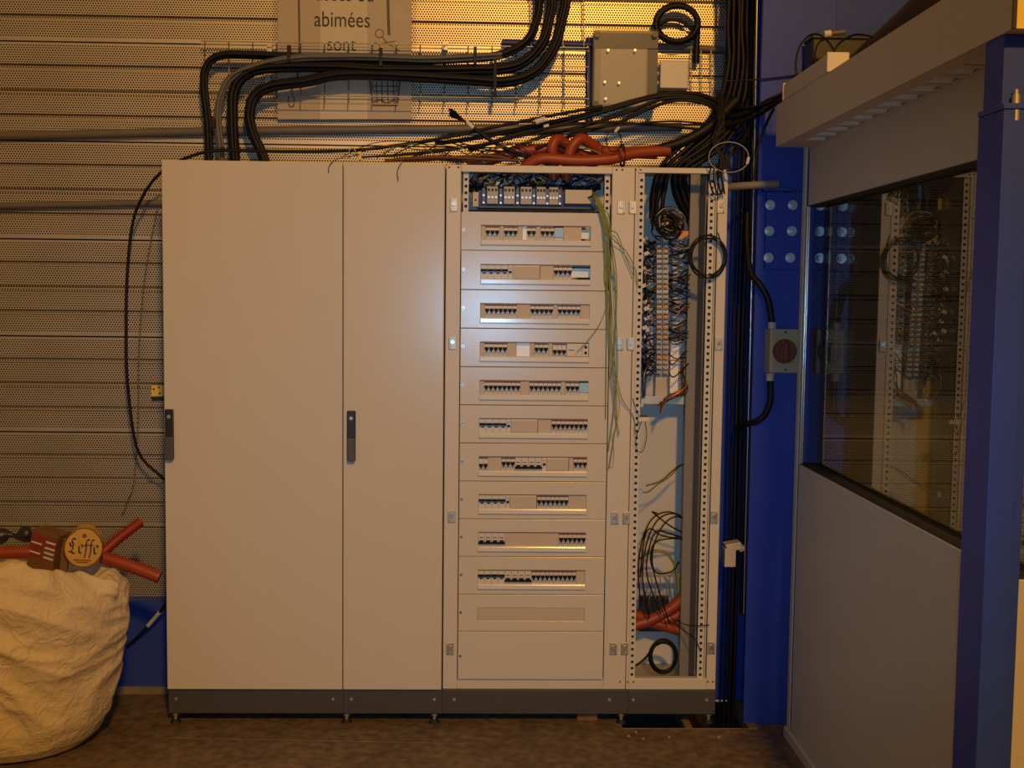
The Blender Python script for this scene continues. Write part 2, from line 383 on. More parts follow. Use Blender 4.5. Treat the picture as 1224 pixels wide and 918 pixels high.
# ------------------------------------------------------------------ cabinets
ZP0, ZP1, ZT = .04, .136, 2.14
DEP = .30
xA, xAB = 0., .6696; xB = 1.049
xC0, xCD, xD1 = 1.0505, 1.759, 2.1095
def foot(x, parent, y=.015):
    f = obj('levelling_foot', MB('zinc').cyl((x, y, .012), (x, y, ZP0+.02), .007, 10).cyl((x, y, .028), (x, y, .034), .014, 6), parent)
    obj('foot_pad', MB('black_matt').cyl((x, y, 0), (x, y, .012), .022, 16, 0, .014), f)
def plinth(x0, x1, parent, screws):
    p = obj('plinth', MB('plinth').box(x0, x1, -.004, DEP-.02, ZP0, ZP1-.001), parent, .002)
    for sx in screws:
        obj('screw', MB('zinc').cyl((sx, -.004, .098), (sx, -.009, .098), .006, 10), p)
    return p
def closed_cabinet(label, x0, x1, hx, screws, feet):
    c = thing('electrical_cabinet', label, 'cabinet', (x0, 0, 0), 'electrical cabinet row')
    b = MB('cream').box(x0+.003, x1-.003, 0, DEP, ZP1, ZT-.004); obj('body', b, c, .003)
    d = obj('door', MB('cream').box(x0, x1-.003, -.020, -.001, ZP1+.003, ZT), c, .004, seg=3)
    zt_, zb_ = P(414, 491, -.03).z, P(414, 551, -.03).z
    h0, h1 = hx
    plate = MB('handle_dark').box(h0, h1, -.032, -.0205, zb_, zt_)
    plate.cyl(((h0+h1)/2, -.032, zt_-.028), ((h0+h1)/2, -.036, zt_-.028), .007, 12, 'zinc')
    plate.box(h0+.003, h1-.001, -.046, -.033, zb_-.001, zb_+(zt_-zb_)*.46, 'handle_grey')
    obj('door_handle', plate, d, .004)
    plinth(x0, x1, c, screws)
    for fx in feet: foot(fx, c)
    return c
hA = (P(197, 520, -.03).x, P(207.5, 520, -.03).x); hB = (P(414.5, 520, -.03).x, P(425, 520, -.03).x)
closed_cabinet('wide closed cream cabinet with one large door, beside the waste sack', xA, xAB, hA, (.03, .63), (.022,))
closed_cabinet('narrow closed cream cabinet with one tall door, between wide cabinet and breaker panel', xAB, xB, hB, (xAB+.03, xB-.03), (xAB+.010, xB-.03))
def hinge(px, py, parent, flip=1):
    p = P(px, py, 0); m = MB('zinc').box(p.x-.014, p.x+.014, -.006, -.0005, p.z-.024, p.z+.024)
    m.box(p.x-.010*flip-.003, p.x-.010*flip+.003, -.012, -.006, p.z-.02, p.z+.02)
    m.cyl((p.x, -.006, p.z+.004), (p.x, -.012, p.z+.004), .008, 12, 'steel')
    obj('hinge_bracket', m, parent, .001)
def strip(x0, x1, z0, z1, y, parent, name='perforated_upright', hole=.0105, pz=.025):
    xs = [x0, (x0+x1)/2-hole/2, (x0+x1)/2+hole/2, x1]; zs = [z0]; n = int((z1-z0)/pz)
    for i in range(n): zs += [z0+pz*(i+.5)-hole/2, z0+pz*(i+.5)+hole/2]
    zs.append(z1)
    m = MB('frame_cream').grid(xs, zs, lambda i, j: not (i == 1 and j % 2 == 1), y, y+.002)
    m.box(x0, x1, y+.012, y+.014, z0, z1, 'slot')
    return obj(name, m, parent)
def carcass(x0, x1, c):
    m = MB('inner'); t = .002
    m.box(x0+.004, x1-.004, DEP-t, DEP, ZP1, ZT-.002); m.box(x0+.002, x0+.004, .03, DEP, ZP1, ZT-.002); m.box(x1-.004, x1-.002, .03, DEP, ZP1, ZT-.002)
    m.box(x0+.004, x1-.004, .03, DEP-t, ZP1, ZP1+t); m.box(x0+.004, x1-.004, .13, DEP-t, ZT-.004, ZT-.002)
    return obj('carcass', m, c)
# ---- C: breaker panel
C = thing('breaker_panel_cabinet', 'open cream breaker panel with rows of modular breakers behind cover plates', 'cabinet', (xC0, 0, 0), 'electrical cabinet row')
carcass(xC0, xCD, C)
xl0 = P(549.5, 500, 0).x; xr0 = P(725.5, 500, 0).x; zrail = P(640, 206.5, 0).z; zbot = P(640, 811, 0).z
obj('side_flange', MB('frame_cream').box(xC0, xl0-.002, 0, .03, ZP1, ZT), C, .003)
obj('side_flange', MB('frame_cream').box(xr0+.004, xCD-.001, 0, .03, ZP1, ZT), C, .003)
obj('top_rail', MB('frame_cream').box(xl0-.002, xr0+.004, 0, .03, zrail, ZT), C, .002)
obj('bottom_rail', MB('frame_cream').box(xl0-.002, xr0+.004, .002, .03, ZP1, zbot-.003), C, .002)
strip(xl0+.006, xl0+.026, 1.9, zrail, .02, C); strip(xr0-.022, xr0-.002, 1.9, zrail, .02, C)
for hx_, hy_ in ((542.5, 245), (541, 410), (540, 617), (538, 775)): hinge(hx_, hy_, C, 1)
for hx_, hy_ in ((742.5, 248), (740, 411), (734.5, 619), (733, 775)): hinge(hx_, hy_, C, -1)
for hx_, hy_ in ((537, 200), (548, 200), (744, 203), (737, 203)):
    p = P(hx_, hy_, 0); obj('rivet', MB('slot').cyl((p.x, -.0008, p.z), (p.x, .0, p.z), .004, 8), C)
zpl = [P(550, y, 0).z for y in (252.5, 299, 346, 392, 438, 483.5, 529, 574.5, 619.5, 664.5, 709.5, 753.5, 811)]
WX0, WX1 = P(575, 275, 0).x, P(706, 275, 0).x
ROWS = [".bbb.bbb.wbb.bbbcc....oo", "BBBBBBtpppppp...bbbboooo", ".bbbbbbb...bbbbb.bbbbb..", ".bbbbb..www.bbb.dddmmmmm", ".bbbbbbbb..bbbbbbb.bbbcc",
        "BBBBBBtpppppp...bbbbbbbb", "dd...bbbDDDDDDtppppp.bbb", "BBBBBBtppppppbbbbbbb....", "DDDDDDxxxxxxxxxxxxbbbbbb", "BBBBBBDDDDDDbbbbbbbbbb.."]
MW = (WX1-WX0)/24; HW = .052
def dev_mesh(kind, n):
    """device front, origin at bottom left corner of the window; y=0 is the face"""
    w_ = MW*n; m = MB('device'); g = .0006
    if kind in 'bd':
        m.box(g, w_-g, 0, .03, .0, HW); m.box(g, w_-g, -.0008, 0, HW-.008, HW-.002, 'brownline')
        zc_ = HW*.50 if kind == 'b' else HW*.34
        m.box(g, w_-g, -.006, 0, zc_-.012, zc_+.012); m.box(.0012, w_-.0012, -.0068, -.006, zc_-.003, zc_+.008, 'toggle'); m.box(w_*.28, w_*.72, -.014, -.006, zc_-.008, zc_+.004, 'toggle')
        m.box(.003, w_-.003, -.0006, 0, .004, .009, 'blank')
    elif kind in 'BD':
        k = 4; s = w_/k
        for i in range(k):
            x = i*s; m.box(x+g, x+s-g, 0, .03, 0, HW)
            if kind == 'B':
                m.box(x+.001, x+s-.0005, -.010, 0, HW*.52, HW*.66, 'toggle'); m.box(x+s*.3, x+s*.75, -.004, 0, HW*.36, HW*.43, 'toggle'); m.box(x+g, x+s-g, -.004, 0, HW*.7, HW*.95)
            else:
                m.box(x+.001, x+s-.001, -.008, 0, HW*.16, HW*.30, 'toggle'); m.box(x+s*.2, x+s*.8, -.013, 0, HW*.26, HW*.42, 'toggle'); m.box(x+s*.2, x+s*.75, -.001, 0, HW*.58, HW*.64, 'brownline'); m.box(x+g, x+s-g, -.003, 0, HW*.02, HW*.14, 'dev_grey')
    elif kind == 't':
        m.box(g, w_-g, -.003, .03, 0, HW); m.box(w_*.2, w_*.8, -.009, -.003, HW*.42, HW*.56, 'toggle'); m.box(w_*.3, w_*.7, -.005, -.003, HW*.72, HW*.8, 'dev_grey')
    elif kind == 'p':
        m.box(g, w_-g, -.004, .03, HW*.03, HW*.98); m.box(w_-.0025, w_-g, -.0046, -.004, HW*.05, HW*.96, 'brownline'); m.box(.002, w_-.004, -.006, -.004, HW*.1, HW*.88, 'blank')
    elif kind in '.x':
        m.box(g, w_-g, .0 if kind == '.' else -.001, .004 if kind == '.' else .002, 0, HW, 'blank')
    elif kind == 'w':
        m.box(g, w_-g, -.006, .03, 0, HW*.78, 'dev_white'); m.box(g, w_-g, -.002, .03, HW*.78, HW, 'dev_cyan')
    elif kind == 'c':
        m.box(g, w_-g, -.006, .03, HW*.22, HW*.9, 'dev_cyan'); m.box(g, w_-g, 0, .03, 0, HW*.22)
    elif kind == 'm':
        m.box(g, w_-g, -.002, .03, 0, HW, 'brownline'); m.box(.002, w_-.002, -.004, -.002, .002, HW-.002)
        for zz in (.3, .72): m.cyl((w_*.86, -.004, HW*zz), (w_*.86, -.007, HW*zz), .0055, 12, 'toggle')
        for zz in (.2, .4, .6, .8): m.box(w_*.68, w_*.71, -.0045, -.004, HW*zz-.002, HW*zz+.002, 'toggle')
        m.box(w_*.1, w_*.35, -.0045, -.004, HW*.45, HW*.5, 'toggle')
    return mesh_of('device', m, Vector())
DM = {}
NAMES = dict(b='circuit_breaker', d='circuit_breaker', B='four_pole_breaker', D='four_pole_breaker', t='auxiliary_module', p='residual_current_module', w='meter_module', c='indicator_module', m='timer_module', x='blanking_strip')
NAMES['.'] = 'blanking_strip'
for r in range(12):
    zt_, zb_ = zpl[r]-.0012, zpl[r+1]+.0012; h = zpl[r]-zpl[r+1]
    has = r < 11; xe = xr0 if not r < 2 else xr0-.006
    zw1 = zpl[r]-h*.36; zw0 = zw1-HW
    m = MB('cream')
    if has: m.grid([xl0+.001, WX0, WX1, xe], [zb_, zw0, zw1, zt_], lambda i, j: not (i == 1 and j == 1), -.010, -.006)
    else: m.box(xl0+.001, xe, -.010, -.006, zb_, zt_)
    m.box(xl0+.001, xe, -.006, .0, zt_-.002, zt_); m.box(xl0+.001, xe, -.006, .0, zb_, zb_+.002)
    pl = obj('cover_plate', m, C, .0012)
    zs_ = P(551, (275, 322, 368, 414, 460, 505, 551, 596, 641, 686, 731, 783)[r], 0).z
    obj('plate_screw', MB('steel').cyl((xl0+.010, -.010, zs_), (xl0+.010, -.013, zs_), .0055, 10).cyl((xl0+.010, -.013, zs_), (xl0+.010, -.0134, zs_), .003, 6, 'slot'), pl)
    if r < 10:
        obj('label_holder', MB('label_holder').box(WX0-.001, WX1+.001, -.019, -.0102, zw0-.021, zw0-.001), pl, .003)
        obj('window_edge', MB('brownline').box(WX0, WX1, -.0112, -.0102, zw1, zw1+.0025), pl)
    if has:
        rail = obj('din_rail', MB('zinc').box(WX0-.05, WX1+.05, .032, .036, (zw0+zw1)/2-.017, (zw0+zw1)/2+.017), C)
        s = ROWS[r] if r < 10 else 'x'*24
        i = 0
        while i < 24:
            k = s[i]; n = 1
            if k not in 'bd':
                while i+n < 24 and s[i+n] == k: n += 1
            if k == 'o': i += n; continue
            if (k, n) not in DM: DM[(k, n)] = dev_mesh(k, n)
            link(NAMES[k], DM[(k, n)], rail, (WX0+i*MW, -.006, zw0)); i += n
# open row at the top with the distribution block
zA, zB = P(640, 228, .06).z, P(640, 250, .06).z; xa, xb = P(571, 240, .06).x, P(712, 240, .06).x
blk = obj('distribution_block', MB('blue_dark').box(xa, xb, .06, .12, zB, zA).box(xa-.004, xb+.004, .05, .06, zB, zB+.012, 'plastic_dark'), C, .002)
for (u0, u1) in ((582, 595), (602, 615), (622, 635.5), (641, 652), (656, 667)):
    a, b = P(u0, 240, .05).x, P(u1, 240, .05).x; m = MB('dev_grey').box(a, b, .035, .0599, zB+.016, zA+.012)
    for i in range(3):
        x = a+(b-a)*(i+.5)/3
        m.cyl((x, .035, (zA+zB)/2+.006), (x, .031, (zA+zB)/2+.006), .0045, 8, 'steel'); m.box(x-.004, x+.004, .033, .035, zA-.006, zA+.004, 'slot')
    obj('terminal_block', m, blk, .001)
for u0 in (578, 598.5, 618.5, 638, 654, 669):
    a = P(u0, 240, .05).x; m = MB('blue_wire').box(a-.006, a+.006, .045, .0599, zB+.016, zA+.006)
    for zz in (.3, .7): m.cyl((a, .045, zB+(zA-zB)*zz), (a, .042, zB+(zA-zB)*zz), .0045, 8, 'steel')
    obj('busbar_clamp', m, blk, .001)
a, b = P(675, 240, .05).x, P(707, 240, .05).x; obj('cover_block', MB('orange_term' if 0 else 'box_beige').box(a, b, .03, .0599, zB+.02, zA+.003), blk, .002)
a, b = P(565, 240, .05).x, P(572, 240, .05).x; m = MB('box_beige').box(a, b, .04, .07, zB+.005, zA-.01); m.cyl(((a+b)/2, .04, zB+.03), ((a+b)/2, .037, zB+.03), .004, 8, 'slot'); obj('end_block', m, blk, .001)
obj('cable_comb', MB('box_white').box(P(575, 222, .2).x, P(600, 222, .2).x, .2, .21, P(575, 222, .2).z, P(575, 217, .2).z), C); obj('cable_comb', MB('box_white').box(P(644, 222, .2).x, P(708, 222, .2).x, .2, .21, P(644, 222, .2).z, P(644, 217, .2).z), C)
plinth(xB, xCD+.01, C, (P(543, 838, 0).x, P(728, 840, 0).x)); foot(P(743, 860, 0).x, C)
# ---- D: cable compartment
D = thing('cable_compartment_cabinet', 'open narrow cream cabinet with terminal strips and loose wiring inside', 'cabinet', (xCD, 0, 0), 'electrical cabinet row')
carcass(xCD, xD1, D)
xdl = P(756, 600, 0).x; xdr = P(849.5, 600, 0).x
obj('side_flange', MB('frame_cream').box(xCD+.001, xdl, 0, .03, ZP1, ZT), D, .002)
obj('side_flange', MB('frame_cream').box(xdr, xD1, 0, .03, ZP1, ZT), D, .003)
zrail = P(800, 207, 0).z; zbd = P(800, 811, 0).z
obj('top_rail', MB('frame_cream').box(xdl, xdr, 0, .03, zrail, ZT), D, .002)
obj('bottom_rail', MB('frame_cream').box(xdl, xdr, 0, .03, ZP1, zbd), D, .002)
strip(xdl+.001, xdl+.023, zbd, zrail, .008, D); strip(xdr-.036, xdr-.010, zbd, zrail, .008, D)
obj('return_flange', MB('frame_cream').box(xdr-.008, xdr-.004, .006, .05, zbd, zrail), D)
xg = xdr-.036
obj('upright_channel', MB('channel').box(xg-.006, xg-.002, .03, .14, zbd, zrail).box(xg-.045, xg-.006, .14, .18, ZP1+.003, ZT-.005), D, .002)
obj('floor_plate', MB('zinc').box(xdl+.01, xg-.05, .05, DEP-.004, ZP1+.003, ZP1+.008), D)
for hx_, hy_ in ((756, 248), (753.5, 411), (748.5, 619), (746.5, 775)): hinge(hx_, hy_, D, 1)
for hx_, hy_ in ((861.5, 247), (859, 411), (853.5, 618), (850, 774)): hinge(hx_, hy_, D, -1)
for hx_, hy_ in ((741, 815), (750, 815), (757, 815), (846, 815), (852, 815), (760, 203), (766, 203)):
    p = P(hx_, hy_, 0); obj('rivet', MB('slot').cyl((p.x, -.0008, p.z), (p.x, .0, p.z), .0035, 8), D)
plinth(xCD+.01, xD1, D, (xCD+.03, P(844, 841, 0).x)); foot(P(848, 860, 0).x, D, .02)
YT = .19   # terminal depth
def px_box(m, u0, u1, v0, v1, y0, y1, mt=0):
    a, b = P(u0, v1, y0), P(u1, v0, y0); m.box(a.x, b.x, y0, y1, a.z, b.z, mt); return m
obj('mounting_plate', px_box(MB('inner'), 772, 822, 270, 480, .25, .255), D)
obj('cable_trunking', px_box(MB('box_beige'), 783, 798, 448, 478, .2, .245), D, .002)
obj('cable_trunking', px_box(MB('dev_white'), 800.5, 812, 408, 470, .2, .245), D, .002)
obj('support_bracket', px_box(MB('zinc'), 766, 823, 474, 483, .18, .2), D, .001)
obj('brass_rail', px_box(MB('zinc'), 763, 821, 685, 690, .18, .19), D)
obj('gland_plate', px_box(MB('plastic_dark'), 763, 800, 712, 755, .24, .25), D, .002)
rl = obj('terminal_rail', px_box(MB('zinc'), 789, 795, 285, 448, .2, .205), D); rl2 = obj('terminal_rail', px_box(MB('zinc'), 807, 813, 285, 400, .2, .205), D)
pal = ['box_beige', 'dev_grey', 'box_beige', 'orange_term', 'box_white', 'dev_grey', 'orange_term']
for i in range(27):
    v = 288+i*6; mt = pal[(i*5+i//3) % 7]
    for (u0, u1) in ((784, 790.6), (791.4, 798)):
        a, b = P(u0, v+2.3, YT), P(u1, v-2.3, YT); m = MB(mt).box(a.x, b.x, YT-.02, .2, a.z, b.z)
        m.cyl(((a.x+b.x)/2, YT-.02, (a.z+b.z)/2), ((a.x+b.x)/2, YT-.023, (a.z+b.z)/2), .004, 8, 'steel')
        m.box(a.x+.002, b.x-.002, YT-.0215, YT-.02, b.z-.004, b.z-.001, 'slot'); obj('terminal_block', m, rl, .0008)
for i in range(19):
    v = 290+i*6
    a, b = P(803, v+2.2, YT), P(816, v-2.2, YT); m = MB(('dev_grey', 'channel', 'brown_cable', 'dev_grey')[i % 4]).box(a.x, b.x, YT-.005, .2, a.z, b.z)
    m.box(a.x+.004, b.x-.02, YT-.006, YT-.005, a.z+.004, b.z-.003, 'box_white'); obj('terminal_block', m, rl2, .0008)
px = P(813, 280, YT); obj('label_plate', px_box(MB('orange_term'), 806, 823, 276, 285, YT-.03, YT-.02), D)

# tangle of thin control wires at the terminals: nobody could count it
tg = MB('black_cable', 'blue_wire', 'grey_wire', 'brown_cable', 'box_white', 'orange', 'copper')
R = random.random
for i in range(120):
    v = 288+R()*160; u0 = 784-R()*2; v2 = v+(R()-.5)*26; y1 = .08+R()*.14
    pts = pp([(u0, v, YT-.01), (u0-3-R()*4, v+(R()-.3)*8, .10+R()*.1), (768+R()*6, v2, y1), (767+R()*5, v2+10+R()*20, y1+.03)])
    tg.tube(smooth(pts, 4), .0014+R()*.0012, 5, (0, 0, 1, 0, 2)[i % 5])
    if i % 4 == 0:
        p = pts[2]; tg.obox(p, (.009, 0, .004), (0, .003, 0), (-.003, 0, .006), 4)
for i in range(75):
    v = 288+R()*120+(R()*40 if i % 3 == 0 else 0); v2 = v+(R()-.5)*22
    pts = pp([(799, v, YT-.01), (804+R()*6, v+(R()-.3)*10, .10+R()*.07), (818+R()*5, v2, .12+R()*.06), (826, v2-3, .15)])
    tg.tube(smooth(pts, 4), .0014+R()*.0012, 5, (0, 0, 3, 0, 1, 2)[i % 6])
for i in range(40):      # knot at the head of the terminals
    c = (790+R()*14, 262+R()*14); pts = []
    a0 = R()*6.28; rr = 8+R()*9
    for k in range(6): pts.append((c[0]+rr*math.cos(a0+k*.95), c[1]+.9*rr*math.sin(a0+k*.95), .08+R()*.1))
    tg.tube(smooth(pp(pts), 5), .0016+R()*.0014, 5, (0, 0, 0, 2, 3)[i % 5])
for i in range(16):      # ochre bunch at the bottom of the trunking
    pts = pp([(814+R()*6, 415+R()*30, .17), (813+R()*5, 445+R()*10, .15), (812+R()*10, 462+R()*8, .12), (800-R()*8, 474+R()*6, .12), (794-R()*5, 485+R()*10, .12)])
    if i % 2: pts = pp([(824, 458+R()*8, .15), (815, 466+R()*6, .12), (800, 474+R()*6, .12), (790-R()*4, 480+R()*6, .13)])
    tg.tube(smooth(pts, 4), .0016, 5, (3, 6, 0)[i % 3])
o = tag(obj('wire_tangle', tg), 'tangle of thin dark control wires with white tags around the terminal strips', 'wires'); o['kind'] = 'stuff'
tg2 = MB('black_cable', 'blue_wire', 'grey_wire', 'yg_wire', 'brown_cable')
for i in range(70):
    u = 566+R()*146; pts = pp([(u, 232+R()*3, .07), (u+(R()-.5)*10, 222+R()*6, .1+R()*.08), (u+(R()-.5)*40, 212+R()*6, .12+R()*.1), (u+(R()-.5)*80, 203, .16+R()*.08)])
    tg2.tube(smooth(pts, 4), .0018+R()*.002, 5, (0, 0, 1, 2, 3, 0, 4)[i % 7])
for i in range(5): tg2.tube(smooth(pp([(556, 222+i*1.5, .15), (600, 226+i, .14), (650, 226-i, .14), (718, 222+i, .15)]), 5), .005, 6, 0)
o = tag(obj('wire_tangle', tg2), 'tangle of dark wires above the uncovered distribution block', 'wires'); o['kind'] = 'stuff'

# ------------------------------------------------------------------ yellow-green earth wires hanging in front of the panel
YG = 'yellow-green earth wire hanging down in front of the breaker cover plates'
ends = [(728, 360, 729, 300), (730, 420, 726, 330), (727, 540, 734, 420), (735, 470, 732, 350), (729, 400, 722, 300), (738, 355, 731, 290), (757, 330, 738, 280), (763, 345, 744, 300),
        (724, 500, 727, 380), (731, 450, 735, 330), (740, 520, 733, 430), (728, 560, 737, 480)]
for i, (ex, ey, mx_, my_) in enumerate(ends):
    j = (i*7) % 5-2
    pts = pp([(704+j*.8, 236, .03), (712+j, 233+abs(j), -.02), (719+j*1.5, 250, -.035), (725+j*2.2+R()*3, 272+10*R(), -.03-.01*R()), (mx_+j*2, my_, -.025), ((mx_+ex)/2+j*2.5+4*(R()-.5), (my_+ey)/2, -.022), (ex, ey, -.02)])
    cable('earth_wire', YG, pts, .0020, 'yg_wire', 'wire', 'earth wires hanging from the panel', 5)
cable('earth_wire', 'single thin green wire slanting across the fourth breaker row', pp([(726, 300, -.03), (728, 350, -.04), (718, 385, -.035), (700, 410, -.03), (689, 421, -.03)]), .0014, 'yg_wire', 'wire', None, 5)
cable('earth_wire', 'long green wire sagging from the panel flange towards the hanging white connector', pp([(733, 430, -.02), (738, 455, -.02), (744, 478, -.02), (757, 498, -.01), (760, 520, -.01)]), .0018, 'yg_wire', 'wire', None, 5)
cable('earth_wire', 'pale yellow wire dangling with a kinked end over the panel flange', pp([(735, 450, -.015), (741, 480, -.015), (738, 505, -.012), (732, 520, -.012), (734, 536, -.012), (733, 556, -.012), (729, 557, -.012)]), .0016, 'tag_yellow', 'wire', None, 5)
# white connector with loops
cn = thing('connector', 'small white plug connector hanging at the edge of the open compartment', 'connector', P(768, 502, -.01))
obj('housing', px_box(MB('box_white'), 763, 776, 499, 504, -.02, -.004), cn, .002)
obj('lead', MB('black_cable').tube(smooth(pp([(765, 500, -.012), (760, 488, -.01), (756, 476, .0)]), 5), .0014, 5), cn)
obj('lead', MB('black_cable').tube(smooth(pp([(771, 503, -.012), (773, 520, -.012), (769, 538, -.012), (763, 540, -.012), (760, 528, -.012), (764, 512, -.012), (767, 504, -.012)]), 5), .0014, 5), cn)
# two-core lead crossing the compartment
cable('control_lead', 'thin grey two-core lead crossing the empty middle of the open compartment', pp([(824, 552, .15), (815, 556, .14), (805, 562, .12), (790, 575, .1), (772, 581, .1)]), .0022, 'black_cable', 'wire', None, 6)
o = obj('cable_clip', px_box(MB('dev_cyan'), 763, 768, 586, 592, .08, .1)); tag(o, 'small blue terminal clip at the end of a thin lead', 'clip')
cable('control_lead', 'thin black lead ending in a small blue clip', pp([(812, 557, .14), (800, 570, .11), (785, 580, .1), (775, 588, .1), (767, 589, .095)]), .0018, 'black_cable', 'wire', None, 6)
# arching black wires low in D
arcs = [[(824, 623), (800, 612), (780, 620), (768, 645), (763, 680), (766, 725)], [(824, 624), (805, 614), (786, 622), (773, 650), (768, 690), (776, 740)], [(824, 646), (800, 638), (784, 636), (775, 660), (774, 690), (790, 735)],
        [(824, 646), (806, 643), (790, 640), (777, 632), (770, 645), (765, 690)], [(824, 645), (800, 644), (782, 650), (778, 672), (786, 685), (803, 683), (812, 672)], [(824, 622), (806, 618), (790, 632), (780, 660), (783, 690), (800, 745)], [(822, 640), (800, 628), (782, 614), (780, 612), (786, 614)]]
for i, a in enumerate(arcs):
    cable('control_cable', 'black control cable arching through the lower part of the open compartment', pp([(u, v, .16-.07*math.sin(3.14*k/len(a))) for k, (u, v) in enumerate(a)]), .0028, 'black_cable', 'cable', 'arching control cables', 6)
cable('control_cable', 'green cable arching low in the open compartment', pp([(764, 668, .15), (780, 660, .13), (797, 662, .13), (808, 680, .15), (811, 705, .17)]), .005, 'yg_wire', 'cable', None, 6)
for i in range(8):
    u = 767+i*5.5
    cable('earth_lead', 'short pale earth lead hanging from the brass rail', pp([(u, 687, .175), (u+R()*2, 700, .165), (u+(R()-.5)*8, 716, .2)]), .0022, 'grey_wire', 'wire', 'leads on the brass rail', 5, 4)
for i, a in enumerate([[(757, 733), (775, 742), (800, 750), (824, 757)], [(757, 748), (780, 740), (805, 725), (824, 706)], [(790, 742), (805, 738), (815, 730), (824, 722)], [(760, 738), (785, 734), (808, 728), (824, 722)]][:3]):
    cable('corrugated_conduit', 'orange corrugated conduit entering low in the open compartment', pp([(u, v, .19-.02*(i % 2)) for u, v in a]), .022, 'orange', 'conduit', 'orange conduits low in the compartment', 12)
def coil(name, label, cu, cv, ru, rv, Y, turns, r, m, tail, tail2=None, wob=.08, cat='cable coil', slant=0):
    pts = []
    n = 14*turns; ph = R()*6
    for k in range(n+1):
        a = ph+6.2832*k/14; s = 1+wob*math.sin(k*.37+ph)
        pts.append((cu+ru*s*math.cos(a), cv+rv*s*math.sin(a), Y-.006*math.sin(k*.5)-slant*math.cos(a)))
    if tail: pts = list(tail)+pts
    if tail2: pts = pts+list(tail2)
    return cable(name, label, pp(pts), r, m, cat, None, 7, 3)
coil('cable_coil', 'small coil of black cable lying on the floor of the open compartment', 793, 785, 15.5, 18.5, .12, 4, .0052, 'black_cable', None, None)
cable('control_cable', 'black cable tail running from the small coil along the compartment floor', pp([(760, 796, .12), (772, 786, .13), (784, 770, .13), (797, 767, .13)]), .0045)
coil('wire_coil', 'loose ring of thin black wire hung on the compartment side flange', 846, 307, 21, 24, -.02, 6, .0022, 'black_cable', [(858, 278, .0), (862, 290, -.01)], [(868, 302, -.02)], .1)
o = coil('wire_coil', 'ring of dark wire at the head of the terminal strips', 797, 268, 12, 13, .09, 5, .0026, 'black_cable', None, None, .14)
# loose leads to the flange, lower right
cable('control_lead', 'thin black lead ending on the flange screw beside the orange conduits', pp([(808, 741, .14), (820, 747, .1), (835, 748, .0), (848, 747, -.006)]), .002, 'black_cable', 'wire', None, 5)
cable('control_lead', 'thin black lead dropping along the compartment upright to the flange', pp([(800, 735, .14), (815, 752, .1), (830, 763, .02), (838, 779, -.004)]), .002, 'black_cable', 'wire', None, 5)

# ------------------------------------------------------------------ things on the wall above
# notice in a plastic sleeve
def on_wall(m, u0, u1, v0, v1, y0, y1, mt): return px_box(m, u0, u1, v0, v1, y0, y1, mt)
YN_ = YW-.012
nt_ = thing('wall_notice', 'laminated paper notice with French lettering hung on the perforated wall', 'notice', P(412, 142, YN_))
q0, q1, q2, q3 = P(326, 142, YN_), P(498, 145, YN_), P(495, -45, YN_), P(329, -45, YN_)
def sheet(m, u0, u1, y, mt, v0=-45, v1=142.5):
    a, b, c, d = P(u0, v1, y), P(u1, v1, y), P(u1, v0, y), P(u0, v0, y); k = Vector((0, .0008, 0))
    return m.add([a, b, c, d, a+k, b+k, c+k, d+k], [(0, 1, 2, 3), (5, 4, 7, 6), (0, 4, 5, 1), (1, 5, 6, 2), (2, 6, 7, 3), (3, 7, 4, 0)], mt)
m = MB('paper', 'paper_light'); sheet(m, 332, 383, YN_, 'paper'); sheet(m, 383, 439, YN_, 'paper_light'); sheet(m, 439, 492, YN_, 'paper'); obj('paper', m, nt_)
# film: thin wrinkled sheet
fm = MB('film'); nx, nz = 30, 34
for i in range(nx+1):
    for j in range(nz+1):
        u = 326+172*i/nx; v = -45+189*j/nz
        p = P(u+2*noise.noise(Vector((i*.3, j*.2, 3))), v+(1.6*noise.noise(Vector((i*.25, 0, 5))) if j == nz else 0), YN_-.004-.003*noise.noise(Vector((i*.35, j*.3, 1)))); fm.v.append(p)
for i in range(nx):
    for j in range(nz):
        k = i*(nz+1)+j; fm.f.append((k, k+nz+1, k+nz+2, k+1)); fm.m.append(0); fm.sm.append(True)
obj('plastic_sleeve', fm, nt_)
def text(s, u, v, hpx, y, parent, mt='ink', wscale=.8, bold=0.):
    cu = bpy.data.curves.new('lettering', 'FONT'); cu.body = s; cu.align_x = 'CENTER'; cu.size = 1; cu.offset = bold
    t = bpy.data.objects.new('tmp', cu); COL.objects.link(t); bpy.context.view_layer.update()
    me = bpy.data.meshes.new_from_object(t.evaluated_get(bpy.context.evaluated_depsgraph_get())); bpy.data.objects.remove(t)
    a = P(u, v, y); px_m = (P(u+10, v, y)-a).length/10; sc = hpx*px_m/.52     # hpx = x-height in photo pixels
    tilt = ROLL*1.2
    for vv in me.vertices:
        x, z = vv.co.x*sc*wscale, vv.co.y*sc; vv.co = Vector((x, 0, z-x*.004))
    me.materials.clear(); me.materials.append(MATS[mt]); return link('lettering', me, parent, a)
text('usées ou', 412, 1, 13, YN_-.0014, nt_, wscale=.80)
text('abimées', 409, 32, 13.5, YN_-.0014, nt_, wscale=.80)
text('sont', 408, 60.5, 12, YN_-.0014, nt_, wscale=.86)
